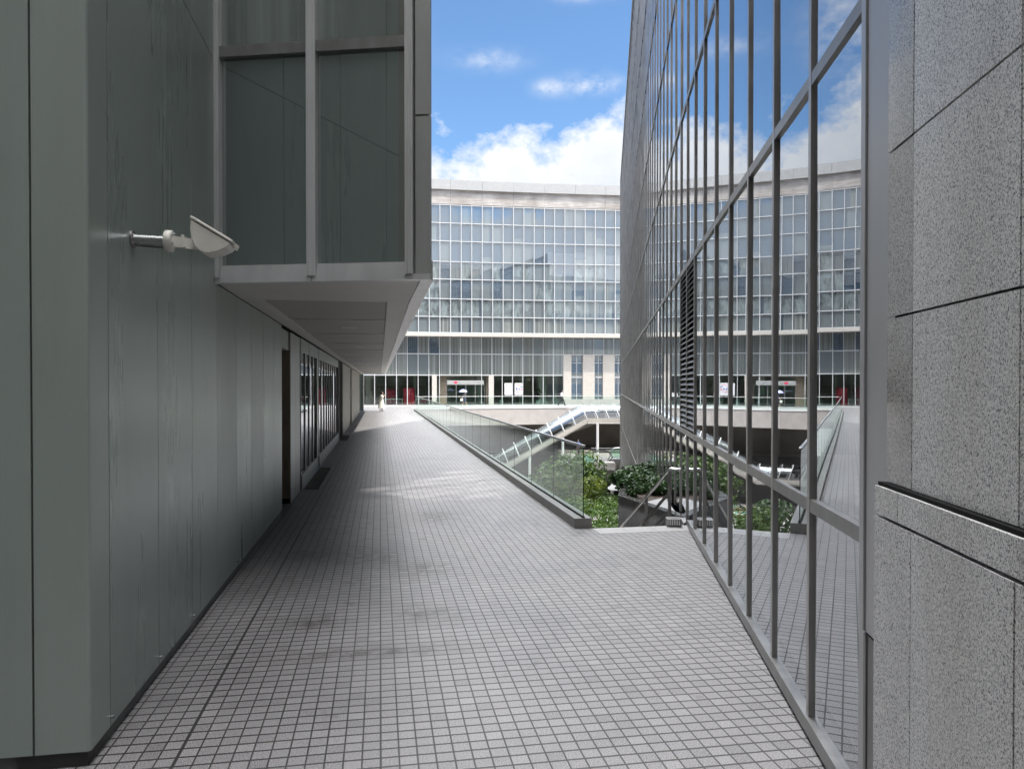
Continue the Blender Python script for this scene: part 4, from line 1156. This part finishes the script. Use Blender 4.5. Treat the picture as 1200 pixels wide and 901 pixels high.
for (px, y_) in ((701, 73.6), (660, 73.9), (621, 73.9)):
    x = (px-600)/F_PX*y_
    zt_ = -1.6 if x > 7.5 else -1.5-(7.55-x)*.567
    part('post', MB().tube([(x, y_+.55, LOW), (x, y_+.55, zt_)], .13, 10), 'white', cn)
# lower escalator
es = thing('escalator', 'open escalator with pale steps and glass sides descending into the court', 'escalator', (2, 67, LOW))
ea, eb = Vector((7.2, 66.6, -4.62)), Vector((-2.1, 66.6, LOW))
tr_ = MB()
tr_.bar(ea+Vector((0, 0, -.5)), eb+Vector((0, 0, -.3)), 1.5, .6)
tr_.box(FW, 7.2, 9.2, 65.85, 67.35, -5.3, -4.66)
part('truss', tr_, 'concrete', es)
ss = MB(); n_ = 26
for i in range(n_):
    p = ea+(eb-ea)*(i/n_); ss.box(FW, p.x-.36, p.x, 66.1, 67.1, p.z-.30, p.z-.02)
part('steps', ss, 'white', es)
for y in (65.95, 67.2):
    gp = MB(); up_ = Vector((0, 0, .48)); a_ = ea.copy(); a_.y = y; b_ = eb.copy(); b_.y = y
    gp.bar(a_+up_, b_+up_, .016, .9); part('side_glass', gp, 'teal_glass', es)
    loop = [a_+Vector((1.2, 0, .95)), a_+Vector((0, 0, .97)), b_+Vector((0, 0, .97)), b_+Vector((-.7, 0, .95))]
    part('handrail', MB().tube([a_+Vector((1.5, 0, .15)), a_+Vector((1.75, 0, .45)), a_+Vector((1.6, 0, .85))]+loop+[b_+Vector((-1., 0, .6))], .045, 8), 'black_fab', es)
# end of another escalator at the right of the landing
e2 = thing('escalator_newel', 'rounded glass escalator end with steel rim on the landing at the right', 'escalator', (9.3, 68.4, -4.62))
rim_ = [(9.9, 68.3, -4.45), (9.3, 68.3, -4.42), (9.06, 68.3, -4.1), (9.12, 68.3, -3.75), (9.5, 68.3, -3.55), (10.6, 68.3, -3.5)]
part('rim', MB().tube(rim_, .05, 8), 'steel', e2)
part('glass', MB().bar((9.15, 68.3, -4.0), (11, 68.3, -4.0), .016, .85), 'teal_glass', e2)
part('deck_plate', MB().box(FW, 8.9, 11.2, 68.0, 68.98, -4.8, -4.63), 'steel', e2)
# pergola
pg = thing('pergola', 'small timber pergola on the court floor mirrored in the glass wall', 'pergola', (-.6, 58, LOW))
for (x, y) in ((-2.2, 56.6), (1., 56.6), (-2.2, 59.6), (1., 59.6)): part('post', MB().box(FW, x-.07, x+.07, y-.07, y+.07, LOW, -7.5), 'wood', pg)
pb = MB()
for y in (56.6, 59.6): pb.box(FW, -2.5, 1.3, y-.05, y+.05, -7.5, -7.3)
for k in range(7): pb.box(FW, -2.3+k*.52, -2.2+k*.52, 56.2, 60, -7.3, -7.15)
part('beams', pb, 'wood', pg)
# cafe parasol, table
cp = thing('cafe_parasol', 'pale canvas parasol on a pole in the shaded court below the landing', 'parasol', (9.1, 62.5, LOW))
part('pole', MB().tube([(9.1, 62.5, LOW), (9.1, 62.5, -5.5)], .07, 8), 'steel_dark', cp)
part('canopy', MB().lathe((9.1, 62.5, -6.5), [(1.15, 0), (1.13, .05), (.6, .42), (.06, .8), (.01, .82)], 8), 'canvas', cp)
ct = thing('cafe_table', 'round table with a blue cloth beside the hedge in the court', 'table', (8.5, 58, LOW))
part('cloth', MB().lathe((8.3, 58, LOW), [(.62, .35), (.58, .72), (.56, .75), (.01, .75)], 18), 'blue_cloth', ct)
part('leg', MB().tube([(8.3, 58, LOW), (8.3, 58, LOW+.7)], .05, 8), 'steel_dark', ct)

# lobby plant
def pot_plant(x, d, hgt, label, big):
    c = FF(x, d)
    t = thing('potted_plant', label, 'plant', (*c, .03), 'potted plants in the lobby')
    part('pot', MB().lathe((*c, .03), [(.20, 0), (.26, .42), (.27, .45), (.23, .45), (.22, .38), (.01, .38)], 16), 'pot', t)
    part('stem', MB().tube([(*c, .4), (c[0]+.03, c[1], hgt*.5), (c[0]-.02, c[1], hgt*.85)], [.025, .02, .01], 6), 'bark', t)
    lf = MB(); rg = random.Random(int(x*10))
    bb = [((c[0]+rg.uniform(-.3, .3)*big, c[1]+rg.uniform(-.3, .3)*big, hgt*rg.uniform(.45, .95)), (.16*big, .16*big, .14*big)) for _ in range(9)]
    leaf_cloud(lf, bb, 420, .17*big, rg); part('foliage', lf, 'leaf_dark', t)
pot_plant(xpx(633.6), 1.9, 1.85, 'tall leafy plant in a pale pot behind the far glazing near the walking man', 1.)
pot_plant(xpx(589.8), 1.7, .9, 'short plant in a pale pot at the left of the posters', .6)

# ================================================================== PEOPLE
def skin_mesh(verts, edges, rad, root=0):
    me = bpy.data.meshes.new('tmp'); me.from_pydata(verts, edges, [])
    o = bpy.data.objects.new('tmp', me); COL.objects.link(o)
    sk = o.modifiers.new('s', 'SKIN'); o.modifiers.new('d', 'SUBSURF').levels = 1
    o.modifiers['d'].render_levels = 1
    sd = me.skin_vertices[0].data
    for i, r in enumerate(rad):
        r = r if isinstance(r, tuple) else (r, r)
        sd[i].radius = r; sd[i].use_root = (i == root)
    dg = bpy.context.evaluated_depsgraph_get(); ev = o.evaluated_get(dg); m2 = bpy.data.meshes.new_from_object(ev)
    bpy.data.objects.remove(o)
    mb = MB(); mb.add([v.co[:] for v in m2.vertices], [list(p.vertices) for p in m2.polygons], 0, True)
    bpy.data.meshes.remove(m2); return mb
def person(loc, face, ht, label, pose, parts_):
    """face: heading in radians (0 = +X). pose gives joint positions for a 1.7 m figure, x forward, y to its left."""
    t = thing('person', label, 'person', loc)
    k = ht/1.7; ca, sa = math.cos(face), math.sin(face)
    def W(p): return (loc[0]+k*(p[0]*ca-p[1]*sa), loc[1]+k*(p[0]*sa+p[1]*ca), loc[2]+k*p[2])
    J = dict(pelvis=(0, 0, .93), waist=(0, 0, 1.08), chest=(.02, 0, 1.28), neck=(.02, 0, 1.44), head=(.05, 0, 1.56), crown=(.03, 0, 1.66), nose=(.135, 0, 1.56), chin=(.09, 0, 1.49))
    for s, y in (('l', 1), ('r', -1)):
        J['sh'+s] = (.01, .17*y, 1.38); J['hip'+s] = (0, .09*y, .90)
    J.update(pose)
    V = []; E = []; Rr = []; ix = {}
    def add(n, r, p=None):
        ix[n] = len(V); V.append(W(J[n])); Rr.append(tuple(x*k for x in r) if isinstance(r, tuple) else r*k)
        if p: E.append((ix[p], ix[n]))
    add('pelvis', (.15, .11)); add('waist', (.125, .095), 'pelvis'); add('chest', (.15, .11), 'waist'); add('neck', .052, 'chest'); add('chin', .06, 'neck'); add('head', (.08, .092), 'chin'); add('crown', .062, 'head'); add('nose', .016, 'head')
    for s in 'lr':
        add('sh'+s, .06, 'chest'); add('el'+s, .042, 'sh'+s); add('wr'+s, .028, 'el'+s)
        e = Vector(J['el'+s]); wv = Vector(J['wr'+s]); d = (wv-e).normalized()
        J['ha'+s] = tuple(wv+d*.075); add('ha'+s, (.036, .018), 'wr'+s)
        side_ = Vector((d.z, 0, -d.x)) if abs(d.y) < .9 else Vector((1, 0, 0)); side_.normalize()
        for fi, ln in enumerate((.075, .085, .08, .06)):
            o_ = side_*(.024-.016*fi)
            J[f'f{s}{fi}'] = tuple(Vector(J['ha'+s])+o_+d*ln*.55); add(f'f{s}{fi}', .010, 'ha'+s)
            J[f'g{s}{fi}'] = tuple(Vector(J['ha'+s])+o_+d*ln*.9+Vector((.0, -.02 if s == 'l' else .02, -.012))); add(f'g{s}{fi}', .008, f'f{s}{fi}')
        J['t'+s] = tuple(wv+d*.05+side_*.055); add('t'+s, .011, 'wr'+s)
        add('hip'+s, .085, 'pelvis'); add('kn'+s, .058, 'hip'+s); add('an'+s, .040, 'kn'+s); add('to'+s, (.042, .028), 'an'+s)
    part('body', skin_mesh(V, E, Rr), 'skin', t)
    def limb(names, rads, mat, nm):
        mb = MB(); mb.tube([W(J[n]) if isinstance(n, str) else W(n) for n in names], [r*k for r in rads], 12); part(nm, mb, mat, t)
    parts_(t, W, J, k, limb)
    return t
def torso_mb(W, J, prof, n=18):
    mb = MB(); V = []; F = []
    for (c, rx, ry) in prof:
        for i in range(n):
            a = 2*math.pi*i/n; V.append(W((c[0]+rx*math.cos(a), c[1]+ry*math.sin(a), c[2])))
    for j in range(len(prof)-1):
        for i in range(n): F.append((j*n+i, j*n+(i+1) % n, (j+1)*n+(i+1) % n, (j+1)*n+i))
    mb.add(V, F, 0, True); return mb
def hair_mb(W, J, long):
    mb = MB(); h = J['head']; V = []; F = []; n = 14
    prof = [(.001, .125), (.05, .12), (.085, .085), (.105, .03), (.10, -.03)]+([(.10, -.12), (.11, -.24), (.09, -.34), (.02, -.38)] if long else [(.085, -.05), (.04, -.06)])
    for (r, z) in prof:
        for i in range(n):
            a = R(62)+R(236)*i/(n-1); V.append(W((h[0]-.012+r*math.cos(a)*1.08, h[1]+r*math.sin(a)*.95, h[2]+z)))
    for j in range(len(prof)-1):
        for i in range(n-1): F.append((j*n+i, j*n+i+1, (j+1)*n+i+1, (j+1)*n+i))
    mb.add(V, F, 0, True); 
    capV = [W((h[0]-.005+r*math.cos(2*math.pi*i/n)*1.02, h[1]+r*math.sin(2*math.pi*i/n)*.95, h[2]+z)) for (r, z) in ((.004, .127), (.055, .118), (.088, .085)) for i in range(n)]
    mb.add(capV, [(j*n+i, j*n+(i+1) % n, (j+1)*n+(i+1) % n, (j+1)*n+i) for j in range(2) for i in range(n)], 0, True)
    return mb

# woman in cream walking on the sunlit paving
def dress_w(t, W, J, k, limb):
    part('hair', hair_mb(W, J, True), 'hair', t)
    part('top', torso_mb(W, J, [((.02, 0, 1.43), .06, .09), ((.015, 0, 1.38), .12, .20), ((.02, 0, 1.24), .14, .19), ((.0, 0, 1.08), .13, .165), ((0, 0, .92), .17, .19)]), 'cream_cloth', t)
    part('skirt', torso_mb(W, J, [((0, 0, 1.02), .135, .165), ((0, 0, .85), .19, .20), ((.0, 0, .5), .26, .23), ((.0, 0, .30), .30, .25)]), 'cream_cloth', t)
    for s in 'lr': limb(['sh'+s, 'el'+s], [.075, .07], 'cream_cloth', 'sleeve'); limb(['an'+s, 'to'+s], [.05, .04], 'white_cloth', 'shoe')
wx = (447-600)/F_PX*63.2
person((wx, 63.2, 0), R(8), 1.72, 'woman in cream clothes with long dark hair standing on the sunlit paving', dict(
    ell=(-.10, .27, 1.16), wrl=(-.22, .30, .96), elr=(.10, -.22, 1.14), wrr=(.20, -.12, 1.32),
    knl=(.10, .09, .50), anl=(.03, .09, .08), tol=(.16, .10, .03), knr=(-.02, -.09, .50), anr=(-.14, -.09, .09), tor=(-.02, -.10, .03)), dress_w)
# person in navy under a lilac parasol
def dress_p(t, W, J, k, limb):
    part('hair', hair_mb(W, J, False), 'hair', t)
    part('dress', torso_mb(W, J, [((.02, 0, 1.43), .06, .09), ((.015, 0, 1.38), .12, .20), ((.02, 0, 1.22), .15, .19), ((.0, 0, 1.08), .14, .17), ((0, 0, .9), .18, .2), ((.02, 0, .52), .26, .23)]), 'navy_cloth', t)
    for s in 'lr': limb(['sh'+s, 'el'+s], [.075, .062], 'navy_cloth', 'sleeve'); limb(['an'+s, 'to'+s], [.046, .036], 'cream_cloth', 'shoe')
UY = 79.6
ux = (543.5-600)/F_PX*UY
person((ux, UY, .0), R(10), 1.56, 'person in a navy dress walking under a small lilac parasol on the deck', dict(
    ell=(.16, .20, 1.16), wrl=(.14, .12, 1.36), elr=(-.12, -.23, 1.12), wrr=(-.20, -.24, .92),
    knl=(.24, .09, .52), anl=(.34, .09, .10), tol=(.46, .10, .05), knr=(-.04, -.09, .50), anr=(-.22, -.09, .14), tor=(-.10, -.10, .04)), dress_p)
um = thing('parasol', 'small lilac parasol held over the person in navy', 'parasol', (ux, UY, 1.2))
hx, hy = ux+.02, UY+.12
part('shaft', MB().tube([(hx, hy, 1.22), (hx-.10, hy, 1.86)], .010, 6), 'steel_dark', um)
cp_ = MB().lathe((hx-.09, hy, 1.52), [(.47, 0), (.42, .10), (.28, .22), (.1, .29), (.01, .305)], 8); part('canopy', cp_, 'lilac', um)
rbm = MB()
for i in range(8): a = 2*math.pi*i/8; rbm.tube([(hx-.09, hy, 1.80), (hx-.09+.27*math.cos(a), hy+.27*math.sin(a), 1.72), (hx-.09+.46*math.cos(a), hy+.46*math.sin(a), 1.52)], .005, 5)
part('ribs', rbm, 'steel_dark', um)
bgx = ux-.2; bgy = UY-.27
hb = thing('handbag', 'pale handbag hanging from the arm of the person under the parasol', 'bag', (bgx, bgy, .6))
part('pouch', MB().box(FW, bgx-.15, bgx+.13, bgy-.06, bgy+.06, .55, .80), 'cream_cloth', hb, bevel=.03)
part('strap', MB().tube([(bgx-.11, bgy, .80), (bgx-.08, bgy, .90), (bgx+.0, bgy, .95), (bgx+.07, bgy, .90), (bgx+.09, bgy, .80)], .009, 6), 'tan_cloth', hb)
# man with a backpack
def dress_m(t, W, J, k, limb):
    part('hair', hair_mb(W, J, False), 'hair', t)
    part('shirt', torso_mb(W, J, [((.03, 0, 1.45), .06, .085), ((.015, 0, 1.39), .13, .21), ((.02, 0, 1.22), .15, .20), ((.0, 0, 1.0), .14, .175)]), 'white_cloth', t)
    for s in 'lr':
        limb(['sh'+s, 'el'+s], [.078, .062], 'white_cloth', 'sleeve')
        limb([tuple(Vector(J['hip'+s])+Vector((0, 0, .1))), 'kn'+s, 'an'+s], [.12, .085, .065], 'grey_cloth', 'trouser_leg'); limb(['an'+s, 'to'+s], [.055, .042], 'black_fab', 'shoe')
    part('trouser_top', torso_mb(W, J, [((0, 0, 1.03), .145, .18), ((0, 0, .82), .15, .19)]), 'grey_cloth', t)
MY = 79.9
mx_ = (658-600)/F_PX*MY
person((mx_, MY, 0), R(4), 1.72, 'man in white shirt and charcoal trousers striding along the deck with arms out', dict(
    ell=(.16, .22, 1.14), wrl=(.40, .16, 1.10), elr=(.14, -.22, 1.12), wrr=(.38, -.16, 1.05), head=(.09, 0, 1.55), crown=(.08, 0, 1.65), nose=(.175, 0, 1.54), chin=(.13, 0, 1.48),
    knl=(.28, .09, .52), anl=(.38, .09, .09), tol=(.52, .10, .05), knr=(-.10, -.09, .50), anr=(-.40, -.09, .16), tor=(-.30, -.10, .05)), dress_m)
bp = thing('backpack', 'bulky black backpack on the back of the striding man', 'backpack', (mx_-.3, MY, 1.))
part('pack', MB().box(FW, mx_-.46, mx_-.15, MY-.17, MY+.17, .88, 1.40), 'black_fab', bp, bevel=.07)
part('pocket', MB().box(FW, mx_-.54, mx_-.455, MY-.13, MY+.13, .92, 1.18), 'black_fab', bp, bevel=.03)
for y in (-.13, .13): part('strap', MB().tube([(mx_-.16, MY+y, 1.36), (mx_+.0, MY+y, 1.47), (mx_+.16, MY+y, 1.32), (mx_+.12, MY+y, 1.1), (mx_-.14, MY+y, .98)], .022, 6), 'black_fab', bp)
# person on the lower landing
def dress_l(t, W, J, k, limb):
    part('hair', hair_mb(W, J, False), 'hair', t)
    part('shirt', torso_mb(W, J, [((.03, 0, 1.45), .06, .085), ((.015, 0, 1.39), .13, .21), ((.02, 0, 1.22), .15, .20), ((.0, 0, .98), .15, .18)]), 'blue_shirt', t)
    for s in 'lr':
        limb(['sh'+s, 'el'+s], [.078, .062], 'blue_shirt', 'sleeve'); limb([tuple(Vector(J['hip'+s])+Vector((0, 0, .1))), 'kn'+s, 'an'+s], [.12, .085, .065], 'grey_cloth', 'trouser_leg'); limb(['an'+s, 'to'+s], [.055, .042], 'black_fab', 'shoe')
person((6.42, 71., -4.62), R(200), 1.68, 'person in a blue shirt on the lower landing by the escalator', dict(
    ell=(.02, .24, 1.12), wrl=(.10, .24, .90), elr=(.02, -.24, 1.12), wrr=(.10, -.24, .90),
    knl=(.08, .09, .50), anl=(.02, .09, .08), tol=(.15, .10, .03), knr=(.0, -.09, .50), anr=(-.06, -.09, .08), tor=(.07, -.10, .03)), dress_l)
